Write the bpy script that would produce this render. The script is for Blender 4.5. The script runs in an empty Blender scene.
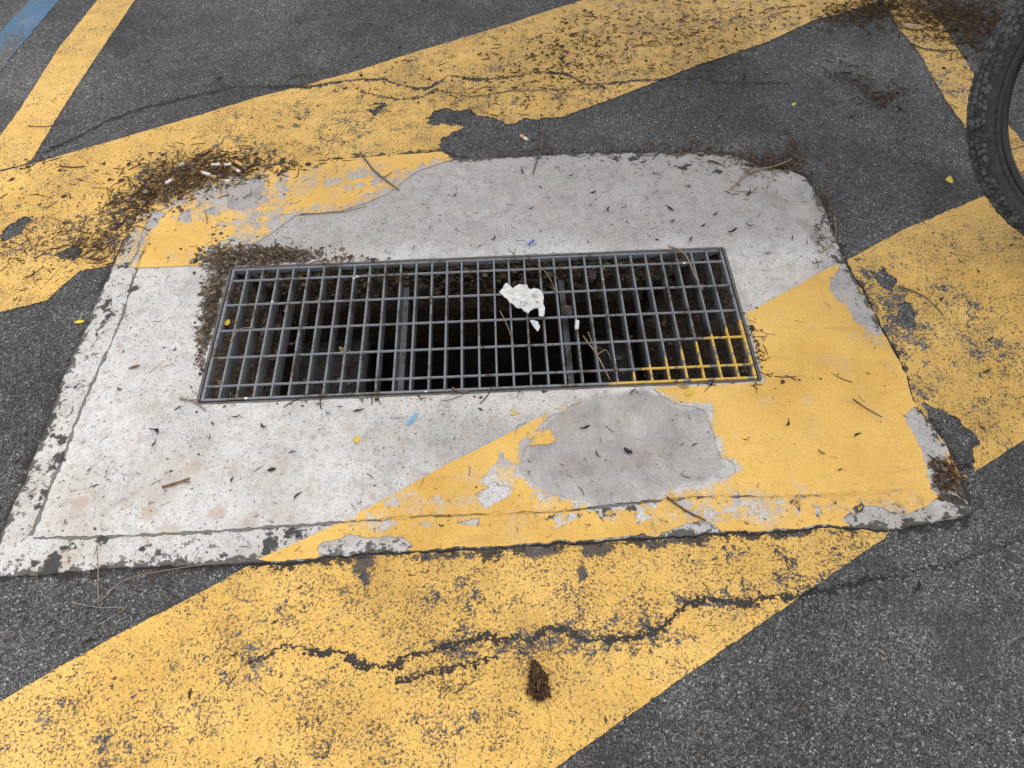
import bpy, bmesh, math, random
import numpy as np
from mathutils import Vector, Matrix

SC = bpy.context.scene
COL = SC.collection
PI = math.pi
rnd = random.Random(11)

# ------------------------------------------------------------------ camera
CAM = np.array([0.0510, -1.0268, 1.1487])
PITCH, ROLL, YAW, FPX = 0.92287, -0.03412, 0.00902, 800.0
_F = np.array([math.sin(YAW)*math.cos(PITCH), math.cos(YAW)*math.cos(PITCH), -math.sin(PITCH)])
_R0 = np.array([math.cos(YAW), -math.sin(YAW), 0.0])
_U0 = np.cross(_R0, _F)
_R = math.cos(ROLL)*_R0 + math.sin(ROLL)*_U0
_U = -math.sin(ROLL)*_R0 + math.cos(ROLL)*_U0
cam = bpy.data.cameras.new('camera')
cam.sensor_width = 36.0
cam.lens = FPX/1024*36.0
cam.clip_start, cam.clip_end = 0.02, 500
cob = bpy.data.objects.new('camera', cam); COL.objects.link(cob)
cob.matrix_world = Matrix(((_R[0], _U[0], -_F[0], CAM[0]), (_R[1], _U[1], -_F[1], CAM[1]),
                           (_R[2], _U[2], -_F[2], CAM[2]), (0, 0, 0, 1)))
SC.camera = cob

# ------------------------------------------------------------------ daylight: bright overcast
SUN_EL, SUN_ROT = math.radians(60), math.radians(44)     # rotation clockwise from +Y
w = bpy.data.worlds.new('World'); SC.world = w; w.use_nodes = True
wt = w.node_tree; bg = wt.nodes['Background']
sky = wt.nodes.new('ShaderNodeTexSky'); sky.sky_type = 'NISHITA'; sky.sun_disc = False
sky.sun_elevation, sky.sun_rotation = SUN_EL, SUN_ROT
hs = wt.nodes.new('ShaderNodeHueSaturation'); hs.inputs['Saturation'].default_value = 0.12
wt.links.new(sky.outputs[0], hs.inputs['Color']); wt.links.new(hs.outputs[0], bg.inputs['Color'])
bg.inputs['Strength'].default_value = 0.15
sl = bpy.data.lights.new('sun', 'SUN'); sl.energy = 1.5; sl.angle = math.radians(24); sl.color = (1.0, 0.95, 0.87)
so = bpy.data.objects.new('sun', sl); COL.objects.link(so)
sd_ = Vector((math.sin(SUN_ROT)*math.cos(SUN_EL), math.cos(SUN_ROT)*math.cos(SUN_EL), math.sin(SUN_EL)))
so.rotation_euler = sd_.to_track_quat('Z', 'Y').to_euler(); so.location = sd_*20
SC.view_settings.view_transform = 'Standard'; SC.view_settings.look = 'None'
SC.view_settings.gamma = 1.0; SC.view_settings.use_curve_mapping = False
SC.view_settings.exposure = 1.36

# ------------------------------------------------------------------ helpers: placement
ZA = -0.010                                   # asphalt level; slab and grate tops are at 0
def at(px, py, z=0.0):
    """world point on the plane z that the photograph shows at a pixel"""
    d = _F + _R*(px-512)/FPX - _U*(py-384)/FPX
    t = (z-CAM[2])/d[2]
    return CAM + d*t
def atv(px, py, z=0.0):
    p = at(px, py, z); return Vector((p[0], p[1], p[2]))
def poly(pts, z):
    return np.array([at(x, y, z)[:2] for x, y in pts])
def tag(o, label=None, cat=None, group=None, kind=None):
    if label: o['label'] = label
    if cat: o['category'] = cat
    if group: o['group'] = group
    if kind: o['kind'] = kind
    return o
def empty(name, loc=(0, 0, 0), rot=(0, 0, 0), parent=None):
    o = bpy.data.objects.new(name, None); COL.objects.link(o)
    o.location = loc; o.rotation_euler = rot; o.empty_display_size = 0.05
    if parent: o.parent = parent
    return o
def link(name, me, parent=None, loc=None, rot=None):
    o = bpy.data.objects.new(name, me); COL.objects.link(o)
    if parent: o.parent = parent
    if loc is not None: o.location = loc
    if rot is not None: o.rotation_euler = rot
    return o

# ------------------------------------------------------------------ helpers: numpy noise, distance, clipping
def _hash(ix, iy, s):
    h = (ix.astype(np.int64)*374761393 + iy.astype(np.int64)*668265263 + s*1442695041) & 0xffffffff
    h = ((h ^ (h >> 13))*1274126177) & 0xffffffff
    return ((h ^ (h >> 16)) & 0xffff)/65535.0
def vnoise(x, y, s=0):
    ix, iy = np.floor(x), np.floor(y); fx, fy = x-ix, y-iy
    fx, fy = fx*fx*(3-2*fx), fy*fy*(3-2*fy)
    a, b = _hash(ix, iy, s), _hash(ix+1, iy, s); c, d = _hash(ix, iy+1, s), _hash(ix+1, iy+1, s)
    return (a*(1-fx)+b*fx)*(1-fy)+(c*(1-fx)+d*fx)*fy
def fbm(x, y, f, s=0, oct=4):
    r = 0; a = .5; t = 0
    for k in range(oct):
        r = r + a*vnoise(x*f+17.3*k, y*f-9.1*k, s+k*7); t += a; a *= .55; f *= 2.03
    return r/t*2-1
def sdf(P, X, Y):
    """signed distance to a polygon, positive inside"""
    n = len(P); d = np.full(X.shape, 1e9); ins = np.zeros(X.shape, bool)
    for i in range(n):
        ax, ay = P[i]; bx, by = P[(i+1) % n]
        ex, ey = bx-ax, by-ay; l2 = ex*ex+ey*ey+1e-12
        t = np.clip(((X-ax)*ex+(Y-ay)*ey)/l2, 0, 1)
        d = np.minimum(d, (X-ax-t*ex)**2+(Y-ay-t*ey)**2)
        if ay != by:
            ins ^= ((ay > Y) != (by > Y)) & (X < (bx-ax)*(Y-ay)/(by-ay)+ax)
    d = np.sqrt(d); return np.where(ins, d, -d)
def cut(V, T, f):
    """keep the part of a triangle mesh where the field f is positive"""
    pos = f > 0; c = pos[T].sum(1)
    keep = [T[c == 3]]; newv = []; key = {}
    tri = []
    for t in T[(c == 1) | (c == 2)]:
        out = []
        for k in range(3):
            a, b = int(t[k]), int(t[(k+1) % 3])
            if pos[a]: out.append(a)
            if pos[a] != pos[b]:
                e = (a, b) if a < b else (b, a)
                if e not in key:
                    u = f[e[0]]/(f[e[0]]-f[e[1]]); u = min(max(u, .02), .98)
                    key[e] = len(V)+len(newv); newv.append(V[e[0]]*(1-u)+V[e[1]]*u)
                out.append(key[e])
        for k in range(1, len(out)-1): tri.append((out[0], out[k], out[k+1]))
    if tri: keep.append(np.array(tri))
    V2 = np.vstack([V, np.array(newv)]) if newv else V
    T2 = np.vstack(keep)
    used, inv = np.unique(T2, return_inverse=True)
    return V2[used], inv.reshape(-1, 3)
def border_edges(T):
    E = np.vstack([T[:, [0, 1]], T[:, [1, 2]], T[:, [2, 0]]])
    k = np.sort(E, 1); k = k[:, 0].astype(np.int64)*10000000+k[:, 1]
    u, i, c = np.unique(k, return_index=True, return_counts=True)
    return E[i[c == 1]]
def raw_mesh(name, V3, T, mats, attrs=None, midx=None, quads=None):
    me = bpy.data.meshes.new(name)
    nt = len(T); nq = 0 if quads is None else len(quads)
    me.vertices.add(len(V3)); me.vertices.foreach_set('co', np.asarray(V3, dtype=np.float32).ravel())
    li = T.ravel()
    if nq: li = np.concatenate([li, quads.ravel()])
    me.loops.add(len(li)); me.loops.foreach_set('vertex_index', li.astype(np.int32))
    me.polygons.add(nt+nq)
    st = np.concatenate([np.arange(nt)*3, nt*3+np.arange(nq)*4]).astype(np.int32)
    me.polygons.foreach_set('loop_start', st)
    me.polygons.foreach_set('use_smooth', np.concatenate([np.ones(nt, bool), np.zeros(nq, bool)]))
    if midx is not None: me.polygons.foreach_set('material_index', midx.astype(np.int32))
    for m in mats: me.materials.append(m)
    for k, v in (attrs or {}).items():
        a = me.attributes.new(k, 'FLOAT', 'POINT'); a.data.foreach_set('value', v.astype(np.float32))
    me.update(calc_edges=True); me.validate()
    return me

# ------------------------------------------------------------------ helpers: shader nodes
class Sh:
    def __init__(self, name):
        self.m = bpy.data.materials.new(name); self.m.use_nodes = True
        self.t = self.m.node_tree; self.b = self.t.nodes['Principled BSDF']
        self.b.inputs['Specular IOR Level'].default_value = 0.16
        self.geo = self.t.nodes.new('ShaderNodeNewGeometry'); self.P = self.geo.outputs['Position']
    def L(self, a, b):
        if isinstance(a, (int, float)): b.default_value = a
        elif isinstance(a, tuple): b.default_value = a if len(a) == 4 or b.type == 'VECTOR' else a+(1,)
        else: self.t.links.new(a, b)
    def objco(self):
        self.P = self.t.nodes.new('ShaderNodeTexCoord').outputs['Object']
    def mapv(self, scale, rot=(0, 0, 0), loc=(0, 0, 0)):
        n = self.t.nodes.new('ShaderNodeMapping'); self.L(self.P, n.inputs[0])
        n.inputs['Scale'].default_value = scale; n.inputs['Rotation'].default_value = rot; n.inputs['Location'].default_value = loc
        return n.outputs[0]
    def noise(self, s, d=4, r=.55, v=None, dist=0):
        n = self.t.nodes.new('ShaderNodeTexNoise'); self.L(v or self.P, n.inputs['Vector'])
        n.inputs['Scale'].default_value = s; n.inputs['Detail'].default_value = d; n.inputs['Roughness'].default_value = r
        n.inputs['Distortion'].default_value = dist
        return n.outputs[0]
    def voro(self, s, f='F1', v=None, rand=1):
        n = self.t.nodes.new('ShaderNodeTexVoronoi'); n.feature = f; self.L(v or self.P, n.inputs['Vector'])
        n.inputs['Scale'].default_value = s; n.inputs['Randomness'].default_value = rand
        return n
    def M(self, op, a, b=0.0, c=None, clamp=False):
        n = self.t.nodes.new('ShaderNodeMath'); n.operation = op; n.use_clamp = clamp
        self.L(a, n.inputs[0]); self.L(b, n.inputs[1])
        if c is not None: self.L(c, n.inputs[2])
        return n.outputs[0]
    def step(self, x, lo, hi):
        n = self.t.nodes.new('ShaderNodeMapRange'); n.interpolation_type = 'SMOOTHSTEP'
        self.L(x, n.inputs[0]); self.L(lo, n.inputs[1]); self.L(hi, n.inputs[2])
        return n.outputs[0]
    def mix(self, f, a, b, mode='MIX'):
        n = self.t.nodes.new('ShaderNodeMix'); n.data_type = 'RGBA'; n.blend_type = mode
        self.L(f, n.inputs[0]); self.L(a, n.inputs[6]); self.L(b, n.inputs[7])
        return n.outputs[2]
    def ramp(self, f, pts, interp='LINEAR'):
        n = self.t.nodes.new('ShaderNodeValToRGB'); e = n.color_ramp.elements; n.color_ramp.interpolation = interp
        while len(e) < len(pts): e.new(.5)
        for q, (p, c) in zip(e, pts): q.position = p; q.color = tuple(c)+(1,)
        self.L(f, n.inputs[0]); return n.outputs[0]
    def attr(self, name):
        n = self.t.nodes.new('ShaderNodeAttribute'); n.attribute_name = name; return n.outputs['Fac']
    def sep(self, c):
        n = self.t.nodes.new('ShaderNodeSeparateColor'); self.L(c, n.inputs[0]); return n.outputs
    def xyz(self, v=None):
        n = self.t.nodes.new('ShaderNodeSeparateXYZ'); self.L(v or self.P, n.inputs[0]); return n.outputs
    def fin(self, col, rough=.8, height=None, dist=.002, strength=1.0, metal=None):
        self.L(col, self.b.inputs['Base Color']); self.L(rough, self.b.inputs['Roughness'])
        if metal is not None: self.L(metal, self.b.inputs['Metallic'])
        if height is not None:
            n = self.t.nodes.new('ShaderNodeBump'); n.inputs['Distance'].default_value = dist
            n.inputs['Strength'].default_value = strength
            self.L(height, n.inputs['Height']); self.t.links.new(n.outputs[0], self.b.inputs['Normal'])
        return self.m

def g3(v, t=(1, 1, 1)): return (v*t[0], v*t[1], v*t[2])

def asphalt_nodes(s):
    """aggregate chips in worn dark binder -> colour, height"""
    big = s.noise(3.2, 5, .6); mid = s.noise(24, 4, .6); fine = s.noise(420, 2, .7)
    v1 = s.voro(255); v2 = s.voro(620)
    r1 = s.sep(v1.outputs['Color']); r2 = s.sep(v2.outputs['Color'])
    exposed = s.M('ADD', s.M('MULTIPLY', big, .6), s.M('MULTIPLY', mid, .35))      # where chips show through
    c1 = s.ramp(r1[0], [(0, g3(.028)), (.40, g3(.050, (1, 1, 1.03))), (.68, g3(.095, (1.02, 1, .98))), (.90, g3(.15, (1.03, 1, .96))), (1, g3(.32, (1.02, 1, .97)))])
    c2 = s.ramp(r2[1], [(0, g3(.020)), (.35, g3(.045, (1, 1, 1.04))), (.7, g3(.080, (1, 1, 1.03))), (.9, g3(.13)), (1, g3(.26))])
    dj = s.M('ADD', v1.outputs['Distance'], s.M('MULTIPLY', s.M('SUBTRACT', fine, .5), .5))
    chip = s.step(dj, .58, .40)
    chip = s.M('MULTIPLY', chip, s.step(s.M('ADD', r1[1], exposed), .72, .95))
    col = s.mix(chip, c2, c1)
    bright = s.M('MULTIPLY', s.step(r1[2], .84, .94), s.step(exposed, .50, .62))   # bright worn stones, only in places
    bright = s.M('MULTIPLY', bright, s.step(dj, .5, .3))
    col = s.mix(s.M('MULTIPLY', bright, .8), col, (.42, .41, .39))
    black = s.step(s.M('ADD', s.M('MULTIPLY', s.noise(260, 2, .65), .8), s.M('MULTIPLY', mid, .2)), .42, .33)
    col = s.mix(s.M('MULTIPLY', black, .8), col, (.016, .015, .015))
    tone = s.ramp(s.noise(1.9, 7, .66), [(.3, (.52, .51, .50)), (.5, (1.02, 1.0, .985)), (.7, (1.62, 1.58, 1.52))])
    st = s.step(s.noise(5.5, 7, .72), .50, .66)
    col = s.mix(s.M('MULTIPLY', st, .55), col, (.040, .036, .034))
    col = s.mix(1.0, col, tone, 'MULTIPLY')
    h = s.M('ADD', s.M('MULTIPLY', s.step(dj, .75, .1), .7), s.M('MULTIPLY', v2.outputs['Distance'], -.35))
    h = s.M('SUBTRACT', s.M('ADD', h, s.M('MULTIPLY', fine, .3)), s.M('MULTIPLY', black, .6))
    return col, h
def crack_nodes(s):
    """0..1 mask of the cracks carried as signed distances (metres) in c1..c4; cw scales their width"""
    wob = s.M('MULTIPLY', s.M('SUBTRACT', s.noise(30, 4, .72), .5), .030)
    wob2 = s.M('MULTIPLY', s.M('SUBTRACT', s.noise(120, 3, .75), .5), .026)
    wid = s.noise(15, 4, .65); cr = s.noise(110, 3, .7); cw = s.attr('cw')
    out = None
    for nm, wd in (('c1', .0032), ('c2', .0013), ('c3', .0030), ('c4', .0020)):
        d = s.M('ABSOLUTE', s.M('ADD', s.M('ADD', s.attr(nm), wob), wob2))
        ww = s.M('MULTIPLY', s.M('MULTIPLY', s.step(wid, .24, .70), s.M('MULTIPLY', s.step(cr, .05, .7), wd*2.6)), cw)
        k = s.step(s.M('SUBTRACT', d, s.M('ADD', ww, s.M('MULTIPLY', cw, .0004))), .0011, -.0005)
        out = k if out is None else s.M('MAXIMUM', out, k)
    return out
def soil_nodes(s, col, amt):
    n = s.noise(70, 4, .7); k = s.step(s.M('ADD', s.M('MULTIPLY', n, .9), amt), .95, 1.2)
    return s.mix(k, col, s.mix(s.noise(240, 2), (.02, .014, .009), (.075, .05, .032)))

s = Sh('asphalt'); a_col, a_h = asphalt_nodes(s); ck = crack_nodes(s)
a_col = s.mix(s.M('MULTIPLY', ck, .8), a_col, (.014, .013, .013))
jt = s.step(s.M('ADD', s.attr('joint'), s.M('MULTIPLY', s.M('SUBTRACT', s.noise(42, 4, .72), .5), .075)), .012, .003)
a_col = s.mix(s.M('MULTIPLY', jt, .85), a_col, s.mix(s.noise(200, 2), (.012, .010, .009), (.05, .042, .036)))
a_col = soil_nodes(s, a_col, s.attr('dirt'))
M_ASPHALT = s.fin(a_col, .82, s.M('SUBTRACT', a_h, s.M('MULTIPLY', ck, 2.0)), .0022)

TROWEL = (float(at(700, 430)[0]), float(at(700, 430)[1]), 0.0)      # centre of the trowel arcs
def concrete_nodes(s):
    base = s.ramp(s.noise(5, 6, .6), [(.3, (.35, .325, .305)), (.5, (.45, .432, .415)), (.7, (.53, .52, .51))])
    warm = s.step(s.noise(2.6, 4), .5, .68)
    base = s.mix(s.M('MULTIPLY', warm, .7), base, (.485, .435, .39))
    aged = s.step(s.M('ADD', s.attr('aged'), s.M('MULTIPLY', s.M('SUBTRACT', s.noise(7, 5, .6), .5), .9)), .2, .9)
    base = s.mix(aged, base, s.mix(s.noise(16, 5, .6), (.25, .228, .215), (.385, .368, .355)))
    mot = s.noise(42, 4, .7)
    base = s.mix(1.0, base, s.ramp(mot, [(.30, (.78, .76, .74)), (.48, (1, 1, 1)), (.68, (1.10, 1.10, 1.11))]), 'MULTIPLY')
    fine = s.noise(260, 2, .75)
    base = s.mix(1.0, base, s.ramp(fine, [(.3, (.66, .65, .64)), (.46, (.97, .97, .97)), (.7, (1.12, 1.12, 1.12))]), 'MULTIPLY')
    vp = s.voro(165); rp = s.sep(vp.outputs['Color'])
    pore = s.M('MULTIPLY', s.step(vp.outputs['Distance'], .34, .2), s.step(s.M('ADD', rp[0], s.M('MULTIPLY', s.noise(6, 4, .6), .5)), 1.08, 1.14))
    base = s.mix(s.M('MULTIPLY', pore, .75), base, (.085, .074, .066))
    rub = s.step(s.noise(1.0, 5, .7, v=s.mapv((26, 7, 1), (0, 0, .5))), .56, .74)
    base = s.mix(s.M('MULTIPLY', rub, .30), base, (.27, .245, .23))
    patch = s.attr('patch')
    pk = s.step(s.M('ADD', patch, s.M('MULTIPLY', s.M('SUBTRACT', s.noise(30, 4), .5), .03)), -.006, .010)
    # trowel ridges on the smoother grey patch
    vd = s.t.nodes.new('ShaderNodeVectorMath'); vd.operation = 'DISTANCE'; s.L(s.P, vd.inputs[0]); vd.inputs[1].default_value = TROWEL
    cx = s.t.nodes.new('ShaderNodeCombineXYZ'); s.L(s.M('MULTIPLY', vd.outputs['Value'], 210.0), cx.inputs[0]); s.L(s.M('MULTIPLY', s.xyz()[1], 9.0), cx.inputs[1])
    tr = s.noise(1.0, 4, .65, v=cx.outputs[0], dist=.5)
    pc = s.mix(s.M('ADD', s.M('MULTIPLY', tr, .6), s.M('MULTIPLY', fine, .4)), (.135, .122, .114), (.44, .415, .40))
    pc = s.mix(1.0, pc, s.ramp(s.noise(14, 6, .7), [(.3, (.58, .56, .54)), (.5, (1, .99, .98)), (.68, (1.34, 1.33, 1.32))]), 'MULTIPLY')
    base = s.mix(s.M('MULTIPLY', pk, .85), base, pc)
    # round tan stains
    vt = s.voro(19, 'F1'); rt = s.sep(vt.outputs['Color'])
    dd = s.M('ADD', vt.outputs['Distance'], s.M('MULTIPLY', s.M('SUBTRACT', s.noise(50, 4), .5), .35))
    tk = s.M('MULTIPLY', s.M('MULTIPLY', s.step(dd, .34, .2), s.attr('tan')), s.step(rt[0], .35, .5))
    base = s.mix(s.M('MULTIPLY', tk, .75), base, (.34, .255, .19))
    tb = s.step(s.M('ADD', s.noise(8, 6, .68), s.M('MULTIPLY', s.attr('tan'), .16)), .52, .78)
    base = s.mix(s.M('MULTIPLY', tb, .5), base, (.345, .29, .245))
    v8 = s.voro(46); r8 = s.sep(v8.outputs['Color'])
    d8 = s.M('ADD', v8.outputs['Distance'], s.M('MULTIPLY', s.M('SUBTRACT', s.noise(70, 4), .5), .6))
    base = s.mix(s.M('MULTIPLY', s.M('MULTIPLY', s.step(d8, .32, .16), s.step(r8[0], .62, .75)), .5), base, (.33, .265, .215))
    # small black pits, denser with grime
    gr = s.attr('grime')
    n1 = s.noise(120, 3, .65); n2 = s.noise(31, 4, .65)
    sp = s.step(s.M('ADD', s.M('ADD', s.M('MULTIPLY', n1, .62), s.M('MULTIPLY', n2, .30)), s.M('MULTIPLY', gr, .055)), .56, .615)
    base = s.mix(s.M('MULTIPLY', sp, .8), base, (.075, .066, .06))
    sm = s.step(s.M('ADD', s.noise(10, 4), s.M('MULTIPLY', gr, .25)), .55, .9)
    base = s.mix(s.M('MULTIPLY', sm, .32), base, (.25, .215, .185))
    # dark lichen blots on the border
    bl = s.step(s.M('ADD', s.noise(20, 5, .62), s.M('MULTIPLY', gr, .17)), .70, .735)
    base = s.mix(s.M('MULTIPLY', bl, .92), base, s.mix(n1, (.010, .010, .010), (.045, .043, .041)))
    ed = s.step(s.M('ADD', s.attr('joint'), s.M('MULTIPLY', s.M('SUBTRACT', s.noise(38, 4, .74), .5), .10)), -.009, -.003)
    base = s.mix(s.M('MULTIPLY', ed, .88), base, s.mix(n1, (.014, .013, .012), (.09, .082, .074)))
    # grooves along the border
    wob = s.M('MULTIPLY', s.M('SUBTRACT', s.noise(45, 4), .5), .010)
    gk = None
    for nm in ('g1', 'g2'):
        k = s.step(s.M('SUBTRACT', s.M('ABSOLUTE', s.M('ADD', s.attr(nm), wob)), s.M('MULTIPLY', s.step(n2, .3, .7), .0034)), .0014, -.0004)
        gk = k if gk is None else s.M('MAXIMUM', gk, k)
    base = s.mix(s.M('MULTIPLY', gk, .78), base, (.07, .062, .055))
    h = s.M('ADD', s.M('MULTIPLY', fine, .35), s.M('MULTIPLY', s.noise(60, 4), .6))
    h = s.M('SUBTRACT', s.M('SUBTRACT', h, s.M('MULTIPLY', gk, 2.2)), s.M('MULTIPLY', sp, .7))
    h = s.M('ADD', h, s.M('MULTIPLY', s.M('MULTIPLY', pk, tr), .5))
    return base, h
s = Sh('concrete'); c_col, c_h = concrete_nodes(s)
c_col = soil_nodes(s, c_col, s.attr('dirt'))
M_CONCRETE = s.fin(c_col, .85, c_h, .0016)

def paint_asphalt(name, c_dark, c_lite):
    s = Sh(name); ac, ah = asphalt_nodes(s); ck = crack_nodes(s)
    wear = s.attr('wear')
    va = s.voro(150, 'F1'); vb = s.voro(150, 'DISTANCE_TO_EDGE')
    ra = s.sep(va.outputs['Color'])
    n1 = s.noise(55, 4, .68); n2 = s.noise(210, 2, .7); n3 = s.noise(9, 4, .6)
    # paint sits on the stone tops; the joints between stones and the worn tops stay bare
    worn = s.M('ADD', s.M('ADD', s.M('MULTIPLY', n1, .50), s.M('MULTIPLY', n2, .34)), s.M('ADD', s.M('MULTIPLY', n3, .22), s.M('MULTIPLY', wear, .16)))
    bare = s.step(worn, .622, .672)
    joint = s.M('MULTIPLY', s.step(vb.outputs['Distance'], .11, .03), s.step(s.M('ADD', s.M('ADD', ra[0], s.M('MULTIPLY', n3, .9)), s.M('MULTIPLY', wear, .35)), 1.12, 1.45))
    pt = s.M('ADD', s.M('MULTIPLY', s.noise(235, 2, .62, dist=.6), .8), s.M('MULTIPLY', n3, .2))
    n4 = s.noise(30, 4, .65)
    pits = s.step(s.M('ADD', s.M('ADD', pt, s.M('MULTIPLY', wear, .03)), s.M('MULTIPLY', s.M('SUBTRACT', n4, .5), .20)), .545, .625)
    fleck = s.step(s.M('ADD', s.M('MULTIPLY', s.noise(480, 2, .6), .8), s.M('MULTIPLY', n4, .2)), .60, .66)
    pits = s.M('MAXIMUM', pits, s.M('MULTIPLY', fleck, .6))
    bare = s.M('MAXIMUM', bare, s.M('MAXIMUM', s.M('MULTIPLY', joint, .25), s.M('MULTIPLY', pits, .9)), clamp=True)
    jt = s.step(s.M('ADD', s.attr('joint'), s.M('MULTIPLY', s.M('SUBTRACT', s.noise(34, 4, .72), .5), .12)), .005, .001)
    ck = s.M('MAXIMUM', ck, s.M('MULTIPLY', jt, .85))
    ckw = s.M('MAXIMUM', bare, ck)
    p = s.mix(s.noise(22, 5, .6), c_dark, c_lite)
    p = s.mix(1.0, p, s.ramp(s.noise(4, 5, .6), [(.3, (.78, .75, .70)), (.52, (.97, .96, .96)), (.72, (1.05, 1.07, 1.22))]), 'MULTIPLY')
    fl = s.step(s.M('ADD', s.M('MULTIPLY', s.noise(6.5, 6, .7), .7), s.M('MULTIPLY', n2, .3)), .49, .66)
    p = s.mix(s.M('MULTIPLY', fl, .42), p, (.33, .215, .085))
    p = s.mix(s.M('MULTIPLY', s.step(n2, .55, .75), .35), p, (c_dark[0]*.45, c_dark[1]*.42, c_dark[2]*.7))
    dirt = s.attr('dirt')
    gk = s.step(s.M('ADD', s.M('MULTIPLY', n1, .8), s.M('MULTIPLY', dirt, .5)), .45, .95)
    p = s.mix(s.M('MULTIPLY', gk, .85), p, (.20, .115, .040))
    joint_c = s.mix(s.noise(330, 2), (.035, .028, .022), (.15, .115, .085))
    bc = s.mix(s.step(n1, .45, .62), joint_c, ac)
    col = s.mix(ckw, p, bc)
    col = s.mix(s.M('MULTIPLY', ck, .75), col, (.022, .021, .022))
    col = soil_nodes(s, col, s.attr('dirt'))
    h = s.M('ADD', s.M('MULTIPLY', s.step(vb.outputs['Distance'], 0, .3), .14), s.M('ADD', s.M('MULTIPLY', ah, .55), s.M('MULTIPLY', pt, .9)))
    h = s.M('SUBTRACT', s.M('SUBTRACT', h, s.M('MULTIPLY', bare, .5)), s.M('MULTIPLY', ck, 2.0))
    return s.fin(col, .62, h, .0020)
YD, YL = (.57, .335, .075), (.71, .455, .135)
M_YEL_A = paint_asphalt('yellow_paint_on_asphalt', YD, YL)
M_BLUE_A = paint_asphalt('blue_paint_on_asphalt', (.045, .125, .235), (.075, .18, .30))
def paint_slab(name):
    s = Sh(name); cc, ch = concrete_nodes(s)
    n1 = s.noise(38, 4, .66); n2 = s.noise(160, 3, .7); n3 = s.noise(6, 4, .6); wear = s.attr('wear')
    worn = s.M('ADD', s.M('ADD', s.M('MULTIPLY', n1, .56), s.M('MULTIPLY', n2, .20)), s.M('ADD', s.M('MULTIPLY', n3, .26), s.M('MULTIPLY', wear, .20)))
    bare = s.step(worn, .655, .672)
    gk = None
    wob = s.M('MULTIPLY', s.M('SUBTRACT', s.noise(45, 4), .5), .010)
    for nm in ('g1', 'g2'):
        k = s.step(s.M('SUBTRACT', s.M('ABSOLUTE', s.M('ADD', s.attr(nm), wob)), s.M('MULTIPLY', s.step(s.noise(22, 4), .47, .7), .0034)), .0009, -.0004)
        k = s.M('MULTIPLY', k, s.step(s.noise(13, 4, .65), .42, .54))
        gk = k if gk is None else s.M('MAXIMUM', gk, k)
    p = s.mix(s.noise(12, 4, .6), (.56, .33, .076), (.68, .43, .120))
    p = s.mix(1.0, p, s.ramp(s.noise(3.2, 5, .6), [(.3, (.76, .72, .64)), (.52, (.97, .96, .95)), (.72, (1.05, 1.08, 1.22))]), 'MULTIPLY')
    smear = s.step(s.noise(1, 5, .65, v=s.mapv((7, 34, 1), (0, 0, -.35))), .56, .74)
    p = s.mix(s.M('MULTIPLY', smear, .5), p, (.34, .20, .075))
    film = s.step(s.noise(8.5, 6, .7), .52, .72)
    p = s.mix(s.M('MULTIPLY', film, .5), p, (.42, .29, .14))
    hair = s.step(s.M('ABSOLUTE', s.M('SUBTRACT', s.noise(9, 5, .62, dist=.4), .5)), .006, .002)
    p = s.mix(s.M('MULTIPLY', hair, .10), p, (.20, .12, .05))
    sp = s.step(s.M('ADD', s.M('MULTIPLY', s.noise(130, 3, .7), .8), s.M('MULTIPLY', wear, .1)), .525, .585)
    p = s.mix(s.M('MULTIPLY', sp, .7), p, (.09, .06, .035))
    thin = s.step(s.M('ADD', s.noise(17, 6, .7), s.M('MULTIPLY', wear, .26)), .60, .86)
    p = s.mix(s.M('MULTIPLY', thin, .62), p, cc)
    p = s.mix(1.0, p, s.ramp(s.noise(260, 2, .75), [(.3, (.80, .79, .77)), (.46, (.98, .98, .98)), (.7, (1.06, 1.06, 1.06))]), 'MULTIPLY')
    col = s.mix(bare, p, cc)
    col = s.mix(s.M('MULTIPLY', gk, .8), col, (.08, .055, .03))
    col = soil_nodes(s, col, s.attr('dirt'))
    h = s.M('SUBTRACT', s.M('SUBTRACT', s.M('ADD', s.M('MULTIPLY', ch, .5), .5), s.M('MULTIPLY', bare, .4)), s.M('MULTIPLY', gk, 2))
    return s.fin(col, .55, h, .0014)
M_YEL_S = paint_slab('yellow_paint_on_concrete')

def simple(name, c0, c1, scale=60, rough=.8, bump=.0008, metal=None, spec=.3, emit=None):
    s = Sh(name); s.objco(); s.b.inputs['Specular IOR Level'].default_value = spec
    n = s.noise(scale, 5, .65); c = s.mix(s.step(n, .3, .7), c0, c1)
    return s.fin(c, rough, n, bump, metal=metal)
def per_piece(name, cols, rough=.85, amt=1.0):
    """colour varies from one loose piece to the next (random per island)"""
    s = Sh(name); c = s.ramp(s.geo.outputs['Random Per Island'], [(i/(len(cols)-1), q) for i, q in enumerate(cols)])
    n = s.noise(190, 3, .7); c = s.mix(1.0, c, s.ramp(n, [(.3, (.6, .6, .6)), (.7, (1.25, 1.25, 1.25))]), 'MULTIPLY')
    return s.fin(c, rough)
M_NEEDLE = per_piece('dry_needles', [(.045, .022, .011), (.085, .042, .02), (.035, .022, .014), (.14, .075, .034), (.06, .030, .015), (.22, .14, .07)])
M_FRAG = per_piece('dead_leaf', [(.018, .012, .009), (.04, .026, .018), (.025, .024, .020), (.06, .04, .026)])
M_GRIT = per_piece('leaf_crumbs', [(.035, .025, .017), (.085, .060, .040), (.045, .032, .023), (.15, .12, .09), (.028, .021, .016), (.10, .062, .032), (.21, .185, .155)])

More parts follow.
